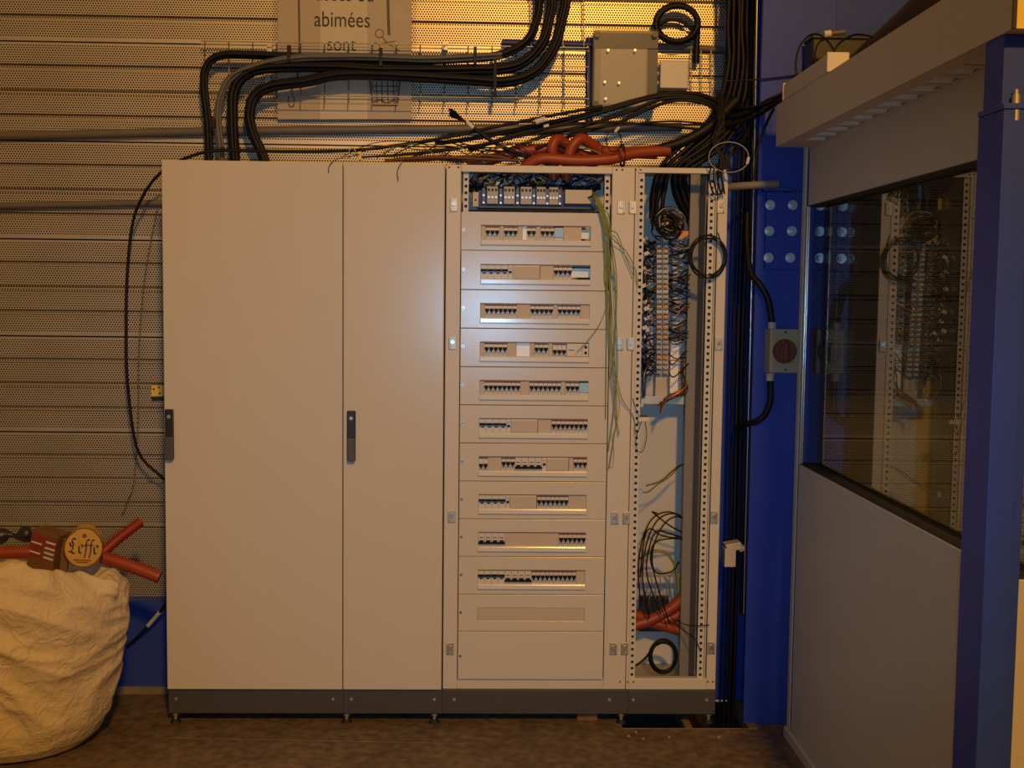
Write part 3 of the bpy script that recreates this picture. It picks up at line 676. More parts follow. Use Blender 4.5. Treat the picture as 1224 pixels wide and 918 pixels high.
# drawn slings, hook, shackles and crate on the notice
def ink(pts, wpx, mt='ink_soft'):
    m = MB(mt); pts = pp(pts, YN_-.0012); h = wpx*.5/295
    for a, b in zip(pts[:-1], pts[1:]):
        d = (b-a).normalized(); n = Vector((-d.z, 0, d.x))*h; m.add([a-n, b-n, b+n, a+n], [(0, 1, 2, 3)])
    obj('drawing', m, nt_)
ink([(357, -10), (357.5, 20), (358, 58), (357, 80), (355, 95)], 2.4); ink([(355, 95), (350, 104), (348, 110)], 2.2)
ink([(350, 112), (345, 116), (344, 123), (347, 128), (351, 127), (352, 120), (350, 114)], 1.6)
ink([(463.5, -10), (464, 15), (465, 42)], 3.2)
for c, r_ in (((453.5, 40), 5), ((449, 56), 5)): ink([(c[0]+r_*math.cos(k*.524), c[1]+r_*math.sin(k*.524)) for k in range(13)], 1)
ink([(457, 44), (463, 52), (470, 56), (478, 61)], 1.2); ink([(453, 53), (461, 51), (473, 49)], 1.)
ink([(442, 96), (446, 126), (475, 126), (478, 96)], 2)
for u in (450, 456, 463, 470): ink([(u, 97), (u+1, 125)], 1.4)
for v in (103, 109, 116): ink([(444, v), (477, v)], 1.2)
ink([(447, 122), (455, 119), (462, 124), (472, 119)], 2)

# horizontal pipes on the wall
def pipe(label, pts, r, m='grey_pipe', cat='pipe', name='wall_pipe', caps=14): return tag(obj(name, MB(m).tube(pts, r, caps)), label, cat)
o = pipe('long grey pipe running along the wall just above the cabinets', smooth(pp([(-330, 160), (0, 162), (250, 157), (500, 154.5), (700, 153), (806, 152), (810, 152)], YW-.02), 4), .0175)
pipe('short run of grey pipe on the wall behind the wide closed cabinet', pp([(-330, 251), (0, 246), (330, 240)], YW-.018), .014)
# wire basket tray on the wall
YTR = YW-.035
trb = thing('cable_tray', 'horizontal wire basket cable tray fixed to the wall behind the cable bundles', 'cable tray', P(470, 122, YTR))
def wire(u0, v0, u1, v1, y0=YTR, y1=None, r=.0024): return MB('zinc').cyl(P(u0, v0, y0), P(u1, v1, y1 if y1 is not None else y0), r, 6)
for v0, v1, y in ((49, 57, YTR-.045), (53, 61, YTR), (76, 80, YTR), (94, 98, YTR), (113, 118, YTR), (122, 127, YTR-.03)):
    obj('long_wire', wire(240, v0, 704, v1, y), trb)
for i in range(17):
    u = 245+i*28.6; dv = 7*(u-245)/460
    m = MB('zinc').tube(pp([(u, 49+dv, YTR-.045), (u, 52+dv, YTR+.002), (u+.2, 112+dv, YTR+.002), (u+.3, 122+dv, YTR-.03)]), .0026, 6); obj('cross_wire', m, trb)
trv = thing('cable_tray', 'vertical wire basket riser carrying the bundles up the wall', 'cable tray', P(665, 50, YTR))
for u in (634, 652, 672, 697): obj('long_wire', wire(u, -60, u+1, 55, YTR-.006), trv)
for v in (-40, -8, 27): obj('cross_wire', wire(632, v, 700, v+1.4, YTR-.002), trv)
for u, v in ((322, 57), (532, 55), (320, 94), (626, 50), (628, 100)):
    o = obj('tray_clamp', px_box(MB('zinc'), u-3, u+3, v-5, v+5, YTR-.008, YTR+.03), trb)

# cable bundles on the tray
def bundle(pts, offs, Y, r, label, group, mt='black_cable', rnd=.0):
    base = smooth(pp([(u, v, Y) if len(t) == 0 else (u, v, t[0]) for u, v, *t in pts]), 7)
    for k, (a, b) in enumerate(offs):
        out = []
        for i, p in enumerate(base):
            t = base[min(i+1, len(base)-1)]-base[max(i-1, 0)]; n = Vector((-t.z, 0, t.x)).normalized()
            wv = rnd*noise.noise(Vector((i*.18, k*3.1, a*50))); wy = rnd*noise.noise(Vector((i*.15, k*2.3+9, b*50)))
            out.append(p+n*(a+wv)+Vector((0, b+wy, 0)))
        cable('power_cable', label, out, r, mt, 'cable', group, 8, 1)
YB = YTR-.05
o3 = [(-.0085, 0), (.0085, 0), (0, -.0155)]; o4 = [(-.0105, 0), (.0105, 0), (-.0105, -.0205), (.0105, -.0205), (0, -.038)]
bundle([(252, 205), (250, 185), (249, 150), (244, 105), (246, 82), (262, 67), (300, 66), (400, 71), (470, 73), (540, 71), (596, 66), (628, 50), (641, 25), (645, 0), (646, -60)], o3, YB, .0085, 'thick black power cable in the outermost bundle bending furthest left over the tray', 'outer cable bundle', rnd=.002)
bundle([(283, 205), (281, 185), (279, 150), (280, 112), (292, 92), (322, 82), (400, 81), (460, 84), (560, 84), (615, 80), (646, 55), (657, 22), (660, 0), (661, -60)], o4, YB-.004, .0092, 'thick black power cable in the middle bundle on the tray', 'middle cable bundle', rnd=.002)
bundle([(322, 205), (314, 185), (303, 160), (299, 138), (305, 116), (326, 104), (368, 98), (400, 91), (450, 90), (560, 96), (606, 98), (640, 86), (662, 57), (672, 22), (676, 0), (677, -60)], o4, YB-.012, .0092, 'thick black power cable in the lowest bundle on the tray', 'lowest cable bundle', rnd=.002)
bundle([(268, 205), (265, 185), (261, 150), (262, 122), (274, 95), (305, 79), (350, 70), (430, 68), (520, 70), (600, 66)], [(-.008, 0), (.008, .003), (0, -.013)], YB-.035, .0072, 'slim grey cable running with the black bundles over the tray', 'grey cables on the tray', 'grey_cable', .004)
ci = 0
for u, v, h in ((345, 63, 9), (455, 68, 11), (568, 66, 10), (592, 92, 22), (255, 147, 5), (265, 182, 6)):
    a = P(u, v-h, YB-.055); b = P(u+1, v+h, YB-.055); m = MB('black_matt').box(a.x-.006, a.x+.006, YB-.058, YB-.03, b.z, a.z)
    tag(obj('cable_tie', m), ('black cable tie strapping the tray bundles'), 'cable tie', 'cable ties on the tray bundles')

# long thin cable looping round the left of the wide cabinet
cable('loose_cable', 'long thin black cable looping out beside the wide cabinet and over its top', pp([(215, 590, .32), (192, 569, .30), (170, 548, .29), (160, 520, .28), (152, 450, .27), (151, 390, .27), (152, 330, .27), (158, 270, .27), (172, 232, .25), (194, 205, .22), (225, 188, .15), (262, 180, .14), (340, 181, .14), (420, 180, .14), (480, 173, .14), (540, 163, .14), (600, 150, .14), (660, 138, .14), (720, 127, .14)]), .0062)
cable('loose_cable', 'grey-black cable hanging close to the wall beside the wide cabinet', pp([(188, 250, .38), (180, 290, .385), (172, 340, .385), (166, 420, .385), (165, 500, .385), (160, 575, .385), (152, 600, .385), (146, 615, .38)]), .003, 'grey_pipe')
# yellow tag on the wall
yt = thing('wall_tag', 'small yellow tag fixed to the perforated wall beside the wide cabinet', 'tag', P(190, 477, YW-.01))
obj('plate', px_box(MB('tag_yellow'), 181, 199, 461, 476, YW-.006, YW-.001), yt); obj('clip', px_box(MB('plastic_dark'), 181, 197, 474, 479, YW-.012, YW-.006), yt, .001)
for u, v in ((184, 465), (190, 463), (191, 470)):
    p = P(u, v, YW-.006); obj('rivet', MB('plastic_dark').cyl((p.x, YW-.006, p.z), (p.x, YW-.009, p.z), .004, 8), yt)
lc = thing('cut_cable', 'short black cable end with white label leaning at the blue wall base', 'cable', P(165, 760, .28))
obj('sheath', MB('black_cable').tube(smooth(pp([(212, 702, .2), (190, 733, .26), (170, 756, .30), (152, 773, .322)]), 5), .0065, 8), lc)
a, b = P(191, 731.5, .258), P(177, 748, .286); obj('white_label', MB('box_white').cyl(a, b, .0085, 10), lc)

# ------------------------------------------------------------------ junction boxes at upper right
jb = thing('junction_box', 'large grey junction box with clear lid mounted above the breaker panel', 'junction box', P(748, 127, YW-.1))
ya = YW-.11
obj('body', px_box(MB('box_beige'), 709, 787, 37, 127, ya+.02, YW-.002), jb, .006)
lid = obj('lid', px_box(MB('lid_clear'), 707, 788, 35, 129, ya, ya+.018), jb, .004)
obj('mounting_plate', px_box(MB('box_white'), 717, 772, 59, 124, ya+.019, ya+.0195 + .0), jb)
for u, v in ((714, 41), (783, 41), (712, 124), (781, 124)):
    p = P(u, v, ya); obj('lid_screw', MB('plastic_dark').cyl((p.x, ya, p.z), (p.x, ya-.004, p.z), .012, 12), jb)
for u, v in ((727, 60), (759, 60), (723, 98), (740, 99), (724, 118)):
    p = P(u, v, ya); obj('plate_screw', MB('steel').cyl((p.x, ya-.001, p.z), (p.x, ya-.003, p.z), .005, 8), jb)
obj('lid_rim', px_box(MB('channel'), 710, 787, 40, 58, ya+.0185, ya+.0198), jb); obj('lid_rim', px_box(MB('channel'), 773, 786, 58, 126, ya+.0185, ya+.0198), jb)
sb = thing('junction_box', 'small pale junction box beside the large clear-lidded one', 'junction box', P(806, 107, YW-.06))
obj('body', px_box(MB('box_white'), 790, 824, 72, 106, YW-.07, YW-.01), sb, .004); obj('lid', px_box(MB('box_white'), 789, 823, 73, 105, YW-.082, YW-.07), sb, .003)
for v in (77, 88, 99): obj('cable_gland', MB('box_white').cyl(P(785, v, YW-.04), P(791, v, YW-.04), .009, 10), sb)
br = thing('wire_bracket', 'short wire mesh bracket beside the small junction box', 'bracket', P(838, 115, YW-.03))
for u in (826, 838, 850): obj('long_wire', wire(u, 60, u+.4, 118, YW-.03), br)
for v in (64, 76, 92, 104, 115): obj('cross_wire', wire(790, v, 853, v+1, YW-.034), br)
coil('cable_coil', 'thick black cable coiled in a ring above the junction boxes', 810, 28, 25, 22, YW-.07, 2, .0125, 'black_cable', None, None, .05)
cable('power_cable', 'black cable dropping from the coil behind the small junction box', pp([(834, 30, YW-.05), (833, 50, YW-.05), (832, 75, YW-.05)]), .012)
cable('power_cable', 'black cable curving from the coil behind the large junction box', pp([(786, 30, YW-.03), (800, 24, YW-.03), (815, 26, YW-.03), (828, 36, YW-.03)]), .007)
obj_ = pipe('wide dark blue support rail behind the large junction box', pp([(600, 51, YW-.02), (712, 54, YW-.02)]), .014, 'blue_dark', 'rail', 'support_rail')
pipe('dark blue vertical support rail between tray end and junction box', pp([(704, 45, YW-.012), (704, 150, YW-.012)]), .013, 'blue_dark', 'rail', 'support_rail')
pipe('dark horizontal support rail below the black cable coil', pp([(788, 55, YW-.02), (870, 60, YW-.02)]), .013, 'grey_pipe', 'rail', 'support_rail')

# ------------------------------------------------------------------ cables over the top of the panel
G2 = 'cables sagging over the breaker panel'
for i, (pts, r) in enumerate([
    ([(520, 172), (580, 163), (640, 150), (700, 137), (760, 120), (800, 112), (840, 114), (868, 130), (880, 150)], .0085),
    ([(560, 180), (620, 160), (680, 146), (740, 128), (790, 115), (835, 117), (862, 132), (876, 158)], .0075),
    ([(600, 182), (650, 163), (700, 150), (750, 134), (795, 118), (838, 120), (860, 138), (868, 170)], .007),
    ([(640, 178), (690, 160), (740, 146), (780, 128), (810, 120), (845, 125), (866, 145), (870, 175)], .0065),
    ([(470, 186), (540, 178), (600, 168), (660, 152), (720, 146), (790, 150), (840, 155)], .005),
    ([(430, 188), (500, 184), (560, 176), (640, 160), (720, 152), (800, 145), (860, 150)], .004)]):
    cable('sagging_cable', ('thickest black cable sagging across the top of the breaker panel' if i == 0 else 'thinnest black cable running lowest across the top of the breaker panel' if i == 5 else 'black cable sagging from the wall corner across the top of the breaker panel'), pp([(u, v, .17-.015*i+.02*math.sin(k)) for k, (u, v) in enumerate(pts)]), r, 'black_cable', 'cable', G2)
ec = thing('stripped_cable', 'black cable with stripped splayed ends sticking up above the breaker panel', 'cable', P(590, 170, .12))
obj('sheath', MB('black_cable').tube(smooth(pp([(655, 196, .12), (620, 184, .12), (590, 170, .12), (562, 150, .11)]), 5), .0075, 8), ec)
obj('white_label', MB('box_white').cyl(P(566, 153, .11), P(557, 145, .11), .0085, 10), ec)
for i in range(5): obj('core', MB('black_cable').tube(smooth(pp([(560, 148, .11), (551, 141+i*.6, .1), (543-i*1.3, 133+i*1.4, .09+.01*i), (536+i, 130+i*2.2, .08+.012*i)]), 4), .0035, 6), ec)
for k, (u0, v0, u1, v1, lab) in enumerate(((640, 146, 652, 142, 'white label sleeve on the thick cable above the panel'), (650, 152, 656, 150, 'small white label on a cable above the panel'))):
    tag(obj('cable_label', MB('box_white').cyl(P(u0, v0, .13), P(u1, v1, .13), .011 if k == 0 else .008, 10)), lab, 'label')
for i in range(12):
    u = 395+R()*190; L = 70+R()*110; v = 190-R()*6
    pts = pp([(u, v+1, .06+R()*.08), (u+L*.25, v-8-R()*10, .06+R()*.1), (u+L*.55, v-6-R()*12, .06+R()*.1), (u+L*.8, v-2-R()*8, .08), (u+L, 195, .1)])
    cable('thin_wire', 'thin dark wire trailing over the cabinet tops', pts, .0016+R()*.001, ('black_cable', 'brown_cable', 'tag_yellow', 'black_cable')[i % 4] if i % 4 != 2 else 'yg_wire', 'wire', 'thin wires trailing on the cabinet tops', 5, 5)
for lab, pts in (('thin wire end curling over the top edge of the wide cabinet', [(430, 185, .02), (410, 188, -.0), (398, 193, -.028), (393, 200, -.03), (393, 206, -.03)]), ('thin wire end curling over the top of the narrow cabinet door', [(500, 186, .02), (486, 189, .0), (479, 196, -.028), (475, 205, -.03), (476, 216, -.03)])):
    cable('thin_wire', lab, pp(pts), .0016, 'brown_cable', 'wire', None, 5)
for i, pts in enumerate([[(470, 191), (520, 188), (570, 190), (620, 192)], [(480, 192), (530, 190), (580, 186), (610, 190)], [(460, 192), (510, 190), (560, 192), (610, 188)]]):
    cable('brown_cable', 'brown cable lying along the top edge of the narrow cabinet', pp(pts, .06+.02*i), .0065, 'brown_cable', 'cable', 'brown cables on the cabinet top')
o = thing('cable_clip', 'small yellow clip standing on the top edge of the narrow cabinet', 'clip', P(425, 191, .06)); obj('jaw', px_box(MB('tag_yellow'), 428, 432, 181, 191, .05, .07), o, .001); obj('ring', MB('steel').tube([P(421+4*math.cos(a*.6), 182+5*math.sin(a*.6), .06) for a in range(11)], .0018, 6), o)
# orange corrugated conduits
OG = 'orange conduits on top of the breaker panel'
for lab, pts in (('orange conduit looping up in a tight bend and down into the breaker panel', [(662, 215, .1), (661, 190, .09), (660, 176, .08), (666, 167, .09), (676, 172, .12), (690, 184, .15), (720, 190, .17)]),
                 ('orange conduit bending over behind its twin loop into the breaker panel', [(677, 215, .1), (679, 192, .085), (684, 175, .08), (695, 166, .09), (706, 172, .11), (720, 180, .13), (750, 182, .14), (785, 184, .15)]),
                 ('orange conduit lying flat from the panel middle towards the stripped cable', [(560, 200, .16), (590, 190, .15), (620, 181, .15), (655, 178, .15), (690, 178, .16)]),
                 ('orange conduit lying lowest along the front edge of the panel top', [(622, 205, .08), (645, 190, .06), (690, 192, .06), (730, 190, .06), (760, 183, .08), (800, 180, .1)]),
                 ('orange conduit running under the others to the black cable mass', [(700, 196, .12), (740, 184, .1), (770, 181, .1), (800, 179, .12)])):
    cable('corrugated_conduit', lab, pp(pts), .0215, 'orange', 'conduit', OG, 12)
tag(obj('cable_tie', MB('black_matt').tube(smooth([P(744+3*math.cos(a), 186+13*math.sin(a), .085-.035*math.cos(a*1.)) for a in [k*.524 for k in range(13)]], 3), .0035, 6)), 'black strap around the orange conduits', 'cable tie')
coil('thin_wire', 'thin black wire ring with a white ferrule standing above the orange conduits', 734, 168, 9, 13, .03, 1, .0022, 'black_cable', None, [(744, 190, .03)], .05, 'wire')
tag(obj('wire_ferrule', MB('box_white').cyl(P(735, 158, .03), P(740, 152, .03), .006, 8)), 'white ferrule on the thin wire ring above the orange conduits', 'ferrule')
tag(obj('cable_sleeve', MB('black_cable').tube(smooth(pp([(765, 183, .1), (790, 178, .1), (820, 168, .1), (850, 150, .1), (880, 120, .12)]), 5), lambda t: .019+.004*t, 12)), 'thick black sleeve where the conduits join the cable mass', 'cable')
# the black cable mass coming down the wall corner
MG = 'black cables coming down the wall corner'
of = [((k % 3-1)*.0195, (k//3-1)*.0195) for k in range(12)]
bundle([(876, -60, .2), (876, 20, .2), (875, 75, .19), (868, 118, .17), (848, 152, .13), (822, 176, .12), (800, 196, .13), (791, 212, .15), (786, 235, .16), (784, 262, .17)], of[:6], .15, .0085, 'black cable from the wall corner dropping straight towards the terminal strips', 'black cables dropping to the terminal strips', rnd=.006)
bundle([(892, -60, .2), (892, 20, .2), (892, 80, .19), (886, 125, .17), (868, 160, .13), (842, 184, .12), (818, 200, .13), (812, 216, .15), (818, 240, .17), (832, 266, .2), (842, 285, .21)], of, .15, .0088, 'black cable from the wall corner curving behind the upright channel of the compartment', MG, rnd=.006)
for i in range(6):
    u0 = 858+10*R(); pts = [(u0-3, 110, .0), (u0, 140, -.03), (u0-14+20*R(), 170, -.04), (u0-8+16*R(), 195, -.05), (u0+20*R()-8, 205+10*R(), -.05), (u0+6, 190, -.05), (u0+14, 170+10*R(), -.04), (895, 150+20*R(), .0)]
    cable('thin_wire', 'thin black wire looping at the corner of the open compartment', pp(pts), .0022+.001*R(), 'black_cable', 'wire', 'thin wires looping at the compartment corner', 6)
for i in range(4):
    pts = [(850+4*i, 198, -.035), (848+5*i, 215, -.035), (854+4*i, 232, -.03), (864, 228-3*i, -.03), (862, 212, -.03)]
    cable('thin_wire', 'short dark wire tail curling down over the compartment flange', pp(pts), .003, 'black_cable', 'wire', 'wire tails over the compartment flange', 6)
coil('thin_wire', 'pale thin wire ring at the top corner of the open compartment', 872, 187, 24, 18, -.05, 1, .002, 'grey_wire', None, None, .06, 'wire')
tag(obj('wire_ferrule', MB('box_white').cyl(P(893, 196, -.05), P(895, 188, -.05), .006, 8)), 'white ferrule on the pale wire ring at the compartment corner', 'ferrule')
tag(obj('wire_ferrule', MB('box_white').cyl(P(866, 203, -.05), P(868, 214, -.05), .006, 8)), 'white ferrule pointing down at the compartment corner', 'ferrule')
# cables from the mass to the box beam
for i, pts in enumerate([[(870, 140, .12), (895, 135, .05), (915, 122, -.05), (938, 112, -.3), (958, 100, -.45)], [(868, 150, .1), (900, 140, .0), (925, 125, -.15), (945, 110, -.35)], [(880, 130, .12), (905, 128, .0), (930, 118, -.2), (950, 106, -.4)]]):
    cable('black_cable', 'black cable crossing from the wall corner to the top of the slotted box', pp(pts), .009, 'black_cable', 'cable', 'cables to the slotted box')
cable('black_cable', 'thin black cable running level across the column to the box top', pp([(868, 97, -.01), (905, 95, -.012), (935, 92, -.012), (962, 88, -.012)]), .003)
cable('black_cable', 'black cable dropping across the column from the box top', pp([(925, 130, -.1), (915, 150, -.04), (905, 180, -.03), (902, 215, -.02)]), .005)
# vertical cables in the gap beside the column
RL = ['thinnest black riser cable closest to the cabinet side', 'slim black riser cable second from the cabinet side', 'thickest black riser cable in the gap beside the blue column', 'black riser cable between the thickest one and the blue column', 'black riser cable running along the edge of the blue column']
for i, (u, r, y) in enumerate(((873, .004, .24), (878, .006, .22), (884, .010, .19), (889, .007, .15), (894, .006, .1))):
    pts = [(u+16-i, -60, y), (u+12-i, 60, y), (u+4, 230, y), (u-2, 420, y), (u-6, 620, y), (u-11, 800, y), (u-14, 880, y)]
    if i == 4: pts = pts[:5]+[(u-8, 735, y)]
    cable('riser_cable', RL[i], pp(pts), r, 'black_cable', 'cable', 'riser cables beside the column')
pipe('thin pale rod standing for a pipe glint down the edge of the blue column', pp([(906, -60, .04), (903, 120, .04), (897, 400, .04), (891, 640, .04), (889, 733, .04)]), .0035, 'alu', 'rod', 'glint_rod')  # pale metal rod stands in for the bright glint on a pipe
pipe('short stub of grey tube sticking out across the blue column', pp([(866, 224, .03), (890, 222, -.03), (926, 220, -.05), (930, 219.8, -.05)]), .0145, 'stub', 'tube', 'tube_stub')
# rotary isolator switch
rs = thing('isolator_switch', 'beige isolator box with red rotary knob on the blue column', 'switch', P(936, 446, -.05))
obj('base', px_box(MB('switch_box'), 917, 955, 394, 446, -.06, -.002), rs, .004); obj('cover', px_box(MB('switch_box'), 919.5, 956, 393.5, 445.5, -.092, -.06), rs, .004)
pc = P(938.5, 420, -.1); px_box_m = px_box(MB('switch_plate'), 925, 951, 406, 434, -.095, -.092); obj('knob_plate', px_box_m, rs, .001)
kb = obj('rotary_knob', MB('knob_red').cyl((pc.x, -.095, pc.z), (pc.x, -.108, pc.z), .046, 28, 0, .042), rs, .002)
obj('grip', MB('knob_red').box(pc.x-.008, pc.x+.008, -.128, -.108, pc.z-.036, pc.z+.036), kb, .004)
for v in (397, 442):
    p = P(939, v, -.092); obj('cover_screw', MB('slot').cyl((p.x, -.092, p.z), (p.x, -.094, p.z), .004, 8), rs)
for v0, v1, u in ((385, 395, 923), (446, 455, 920.5)):
    obj('cable_gland', MB('box_beige').cyl(P(u, v0, -.04), P(u, v1, -.04), .015, 12), rs)
cable('switch_cable', 'black cable entering the isolator box from above', pp([(893, 255, .1), (893, 290, .06), (897, 325, .0), (908, 340, -.03), (918, 358, -.04), (923, 388, -.04)]), .0125)
cable('switch_cable', 'black cable leaving the isolator box underneath', pp([(920.5, 453, -.04), (921, 478, -.04), (914, 496, -.03), (903, 504, -.01), (888, 508, .06), (882, 512, .14)]), .0125)
# small box lower down
hb = thing('junction_box', 'small beige junction box hanging on the riser cables near the column foot', 'junction box', P(876, 678, .08))
obj('body', px_box(MB('box_beige'), 866, 880, 656, 678, .03, .09), hb, .003)
obj('lid', MB('box_beige').obox(P(876, 652, .06), (.030, .0, .006), (0, .03, .0), (-.006, 0, .014)), hb, .003); obj('tab', MB('box_beige').obox(P(886, 655, .06), (.012, 0, .004), (0, .02, 0), (-.003, 0, .008)), hb, .002)

# ------------------------------------------------------------------ on top of the slotted box
tx0, tx1 = 2.228, 2.29; y0_ = PX(937, 108, tx0).y; y1_ = PX(988, 85, tx0).y; zt0 = BZ1
tb = thing('cable_trunking', 'short pale trunking box lying on top of the slotted vent box', 'trunking', ((tx0+tx1)/2, (y0_+y1_)/2, zt0))
obj('casing', MB('duct').box(tx0, tx1, y1_, y0_, zt0, zt0+.055), tb, .003); obj('end_cap', MB('box_white').box(tx0-.003, tx1+.003, y1_-.014, y1_, zt0, zt0+.06), tb, .003); obj('end_cap', MB('duct').box(tx0-.003, tx1+.003, y0_, y0_+.012, zt0, zt0+.06), tb, .003)
for lab, pts in (('thin black cable arching in a tall loop above the pale trunking', [(955, 100, -.35), (951, 80, -.35), (955, 58, -.35), (965, 44, -.35), (978, 41, -.4), (990, 50, -.45), (998, 62, -.5)]), ('thin dark cable arching over the end of the trunking', [(982, 82, -.5), (992, 68, -.5), (1003, 52, -.5), (1020, 42, -.55), (1034, 42, -.6), (1050, 46, -.7)]), ('short thin cable loop behind the trunking', [(978, 86, -.4), (974, 68, -.4), (978, 52, -.4), (988, 46, -.4)])):
    cable('thin_cable', lab, pp(pts), .0034, 'black_cable', 'cable', None, 6)
tag(obj('cable_connector', MB('box_white').cyl(P(985, 41, -.3), P(993, 40, -.3), .012, 12).cyl(P(993, 40, -.3), P(1010, 38, -.3), .008, 10, 'grey_pipe')), 'pale cable connector above the trunking on the vent box', 'connector')
pipe('thick dark lagged pipe running away behind the vent box', smooth([Vector((2.47, -.25, 2.43)), Vector((2.47, -.7, 2.47)), Vector((2.47, -1.2, 2.52)), Vector((2.47, -1.9, 2.58))], 4), .055, 'lagging', 'pipe', 'lagged_pipe')
de = thing('dark_filler', 'dark box added behind the trunking to fill the dark void above the partition', 'dark filler', (2.56, -.1, BZ0+.14))  # box added only to darken the void behind the trunking
obj('body', MB('plastic_dark').box(2.375, 2.58, -.14, -.03, BZ0+.14, BZ0+.40), de, .006); obj('lid', MB('plastic_dark').box(2.372, 2.583, -.143, -.027, BZ0+.40, BZ0+.412), de, .003)
o = struct(obj('wall_upper', MB('blue').box(2.50, 3.05, .2, .24, BZ1+.0, 5.5)))

# ------------------------------------------------------------------ sack of waste
sk = thing('waste_sack', 'large white woven sack stuffed with packaging waste, standing on the floor', 'sack', (-.50, -.22, 0))
def sack_mesh():
    m = MB('sack'); nu, nv = 200, 130; cx, cy = -.515, -.20
    prof = [(0, .22), (.012, .262), (.05, .30), (.12, .328), (.22, .350), (.34, .372), (.45, .386), (.53, .385), (.585, .37), (.62, .345), (.632, .33)]
    def rad(h):
        for (h0, r0), (h1, r1) in zip(prof[:-1], prof[1:]):
            if h <= h1: t = (h-h0)/(h1-h0); return r0+(r1-r0)*t
        return prof[-1][1]
    H = .632; N = noise.noise
    def ridge(a): return 1-2.2*abs(a)
    for j in range(nv+1):
        for i in range(nu):
            th = 6.28318*i/nu; t = j/nv; c, s_ = math.cos(th), math.sin(th); h = t*H; r = rad(h)
            wv = h*5.5+.9*c+1.1*N(Vector((c*1.1, s_*1.1, h*1.4)))
            cr = .016*N(Vector((c*1.5, s_*1.5, h*2.6)))
            cr += .015*ridge(N(Vector((c*1.0+5, s_*1.0, wv*1.5))))
            cr += .0085*ridge(N(Vector((c*1.9+2, s_*1.9+8, wv*2.9-1.5*c))))
            cr += .003*ridge(N(Vector((c*5+1, s_*5+3, h*16+4*c))))
            r += cr*min(1, t*5)
            lean = .018*math.sin(t*2.2); top = 0
            if t > .84:
                q_ = (t-.84)/.16; top = q_*(.03*N(Vector((c*1.5+2, s_*1.5, 0)))+.028*N(Vector((c*4, s_*4, 3)))+.012*N(Vector((c*9, s_*9, 5)))); r += .022*q_*N(Vector((c*5, s_*5, 1)))
            da = abs((th+.30+math.pi) % (2*math.pi)-math.pi)
            if t > .82: fl_ = max(0, 1-da/.20)*((t-.82)/.18); r += .10*fl_**1.3; top -= .03*fl_
            dx = abs((th-4.75+math.pi) % (2*math.pi)-math.pi); top += .10*max(0, min(1, 1.5-dx/.8))*max(0, (t-.7)/.3)
            m.v.append(Vector((cx+lean+r*c, cy+r*s_*.86, max(.002, h+top))))
    for j in range(nv):
        for i in range(nu):
            a = j*nu+i; b = j*nu+(i+1) % nu; m.f.append((a, b, b+nu, a+nu)); m.m.append(0); m.sm.append(True)
    k = len(m.v); ring = [m.v[nv*nu+i].copy() for i in range(nu)]
    for f_, hz in ((.93, -.004), (.86, -.03), (.8, -.06)):
        for p in ring: m.v.append(Vector((cx+(p.x-cx)*f_, cy+(p.y-cy)*f_, p.z+hz+.01*N(Vector((p.x*14, p.y*14, f_*9))))))
    for q_ in range(3):
        b0 = nv*nu if q_ == 0 else k+(q_-1)*nu; b1 = k+q_*nu
        for i in range(nu): m.f.append((b0+i, b0+(i+1) % nu, b1+(i+1) % nu, b1+i)); m.m.append(0); m.sm.append(True)
    m.v.append(Vector((cx, cy, .56)))
    for i in range(nu): m.f.append((k+2*nu+i, k+2*nu+(i+1) % nu, len(m.v)-1)); m.m.append(0); m.sm.append(True)
    return m
obj('bag', sack_mesh(), sk)

def frame_at(u, v, Y, ang, yaw):
    """local frame: origin at pixel, x right, z up rotated by ang, yawed"""
    o = P(u, v, Y); Rm = Matrix.Rotation(yaw, 3, 'Z') @ Matrix.Rotation(ang, 3, 'Y'); return o, Rm
def xf(mb, o, Rm): mb.v = [o+Rm @ v for v in mb.v]; return mb
YS = -.18
# gold beer carton with oval emblem
gc = thing('beer_carton', 'gold beer carton with oval emblem lettered in black, sticking out of the sack', 'carton', P(98, 676, YS))
o_, Rm = frame_at(98, 674, YS, .10, .25)
ov = MB('oval_gold'); n = 28; pts = []
for k in range(n):
    a = 6.28318*k/n; pts.append(Vector((.066*math.cos(a), 0, .058+.070*math.sin(a)+(.004 if math.sin(a) > .9 else 0))))
ov.add([p for p in pts]+[p+Vector((0, .01, 0)) for p in pts], [tuple(range(n))]+[(i, i+n, (i+1) % n+n, (i+1) % n) for i in range(n)], 0)
cb = MB('carton_gold'); q2 = [p*.97+Vector((0, .011, .001)) for p in pts]; cb.add(q2+[p+Vector((.0, .085, 0)) for p in q2], [tuple(range(n)), tuple(range(2*n-1, n-1, -1))]+[(i, i+n, (i+1) % n+n, (i+1) % n) for i in range(n)], 0)
obj('box', xf(cb, o_, Rm), gc); obj('side_panel', xf(MB('carton_brown').box(-.078, -.05, .02, .09, -.04, .085), o_, Rm), gc, .003)
rim = [p*1.0+Vector((0, -.001, 0)) for p in pts]; obj('oval_emblem', xf(ov, o_, Rm), gc)
obj('emblem_rim', xf(MB('carton_brown').tube(pts+[pts[0], pts[1]], .0022, 6), o_, Rm), gc)
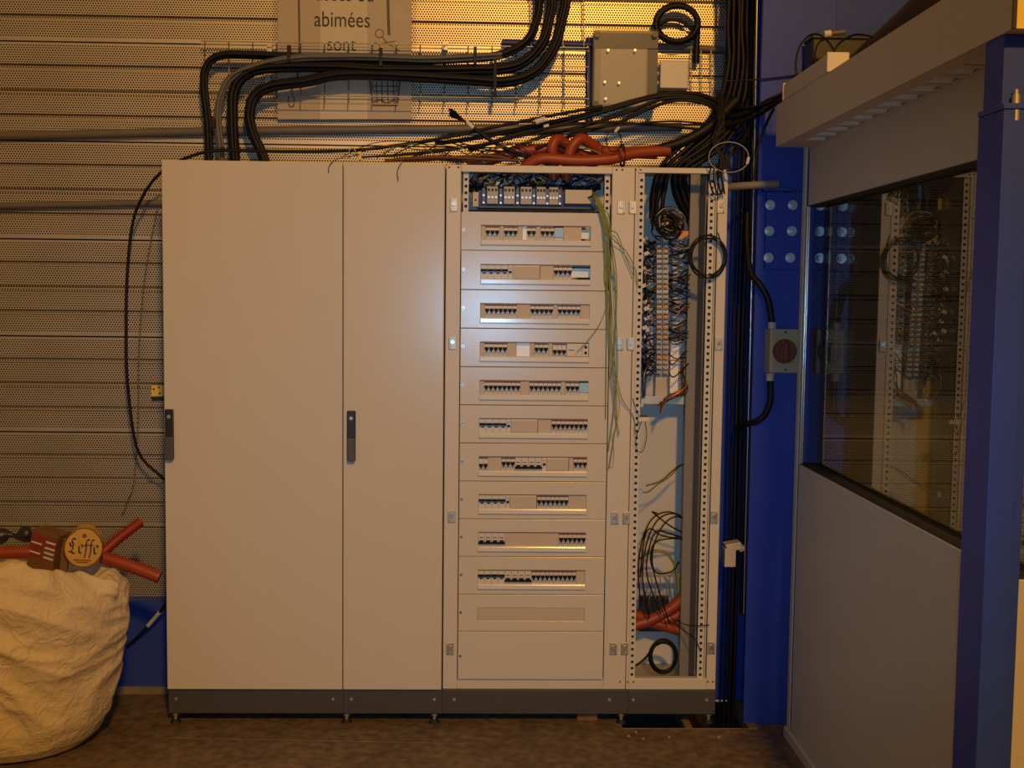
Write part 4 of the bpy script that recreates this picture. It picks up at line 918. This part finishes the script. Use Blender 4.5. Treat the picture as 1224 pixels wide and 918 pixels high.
# blackletter word: broad nib strokes
def nib(strokes, x0, z0, sc, wn=.16, ang=.7):
    m = MB('ink'); d = Vector((math.cos(ang), 0, math.sin(ang)))*wn*.5
    for st in strokes:
        for a, b in zip(st[:-1], st[1:]):
            A, B = Vector((a[0], 0, a[1])), Vector((b[0], 0, b[1])); q_ = [A-d, A+d, B+d, B-d]
            m.add([Vector((x0+p.x*sc, -.0016, z0+p.z*sc)) for p in q_], [(0, 1, 2, 3)])
            m.add([Vector((x0+p.x*sc, -.0014, z0+p.z*sc)) for p in (A-d*.9+Vector((0, 0, .03)), A+d*.9, B+d*.9, B-d*.9)], [(0, 1, 2, 3)])
    return m
Ls = [[(.5, 1.35), (.3, 1.5), (.18, 1.25), (.32, .9), (.30, .45), (.12, .12)], [(-.05, .18), (.2, .2), (.45, .0), (.75, .22)], [(.0, 1.05), (.1, .75), (.25, .72)]]
es = lambda x: [[(x+.0, .75), (x+.02, .25), (x+.2, .05), (x+.4, .2)], [(x, .75), (x+.2, .92), (x+.36, .7), (x+.05, .48)]]
fs_ = lambda x: [[(x+.4, 1.35), (x+.22, 1.42), (x+.12, 1.1), (x+.14, .3), (x+.05, -.35)], [(x-.05, .85), (x+.35, .9)]]
strokes = Ls+es(.85)+fs_(1.35)+fs_(1.78)+es(2.2)
obj('lettering', xf(nib(strokes, -.048, .036, .0385), o_, Rm), gc)
obj('emblem_mark', xf(MB('carton_brown').cyl((0, -.001, .104), (0, -.0014, .104), .008, 12).box(-.03, .03, -.0014, -.001, .012, .016).box(-.02, .02, -.0014, -.001, .004, .008), o_, Rm), gc)
# brown and red carton
rc = thing('beer_carton', 'red and brown printed carton beside the gold one in the sack', 'carton', P(56, 670, YS))
o_, Rm = frame_at(49, 668, YS-.02, .22, -.25)
obj('box', xf(MB('carton_brown').box(-.055, .05, 0, .08, -.06, .10), o_, Rm), rc, .003)
m = MB('carton_red').box(-.054, .0, -.001, 0, .0, .085); m.box(.004, .05, -.001, 0, .05, .085, 'carton_red'); obj('print', xf(m, o_, Rm), rc)
m = MB('box_white')
for zz in (.006, .024, .042, .064): m.box(.008, .048, -.0016, -.001, zz, zz+.007)
for zz in (.014, .05): m.box(-.05, -.006, -.0016, -.001, zz, zz+.006)
obj('print', xf(m, o_, Rm), rc)
tag(obj('plastic_wrap', MB('plastic_dark').tube(smooth(pp([(-12, 645, -.1), (8, 639, -.1), (22, 641, -.1), (38, 636, -.08)]), 5), lambda t: .02+.012*math.sin(9*t), 9)), 'crumpled black plastic scrap lying on top of the sack contents', 'scrap')
for lab, a, b, r, mt in (('red tube offcut pointing up out of the sack', (121, 662, -.05), (168, 624, .06), .019, 'red_tube'), ('orange conduit offcut leaning out over the sack edge towards the cabinet', (122, 666, -.07), (191, 690, -.08), .0235, 'orange'), ('orange conduit offcut lying across the far side of the sack', (-60, 664, -.2), (38, 660, -.17), .0235, 'orange')):
    A, B = P(*a), P(*b); d = (B-A).normalized(); m = MB(mt).tube([A+(B-A)*i/16+Vector((0, 0, .004*math.sin(i*.2))) for i in range(17)], lambda t: r*(1+.03*math.sin(t*150)), 14, 0, False)
    m.cyl(B-d*.002, B-d*.0015, r*.82, 14, 'slot'); m.cyl(A+d*.002, A+d*.0015, r*.82, 14, 'slot'); tag(obj('conduit_offcut', m), lab, 'conduit')
pl = MB('film'); 
# small wood block and debris by the plinth
a = FZ(703, 866); tag(obj('wood_block', MB('wood').box(a.x-.04, a.x+.04, .03, .09, 0, .036), None, .002), 'small brown wooden block wedged under the breaker panel plinth', 'wood block')
for i in range(14):
    u, v = (70+R()*70, 866+R()*6) if i % 2 else (690+R()*200, 874+R()*10); p = FZ(u, v)
    s_ = .002+.003*R(); tag(obj('concrete_crumb', MB('dust').obox((p.x, p.y, s_*.6), (s_, 0, s_*.2), (0, s_*.8, 0), (-s_*.2, 0, s_*.6))), 'pale crumb of concrete debris on the floor', 'debris', 'concrete crumbs on the floor')
for i in range(4):
    y = .02+.07*i; tag(obj('trench_cable', MB('black_cable').tube(smooth([Vector((1.78, y, -.2)), Vector((1.9, y-.03, -.12)), Vector((2.05, y+.02, -.1)), Vector((2.2, y, -.16))], 5), .014, 8)), 'black cable lying in the floor trench under the cabinets', 'cable', 'cables in the floor trench')
cable('corrugated_conduit', 'orange conduit rising out of the floor trench under the open compartment', [Vector((2.14, .22, -.25)), Vector((2.08, .2, -.1)), Vector((2.02, .17, .0)), Vector((1.98, .15, .02))], .02, 'orange', 'conduit', None, 12)
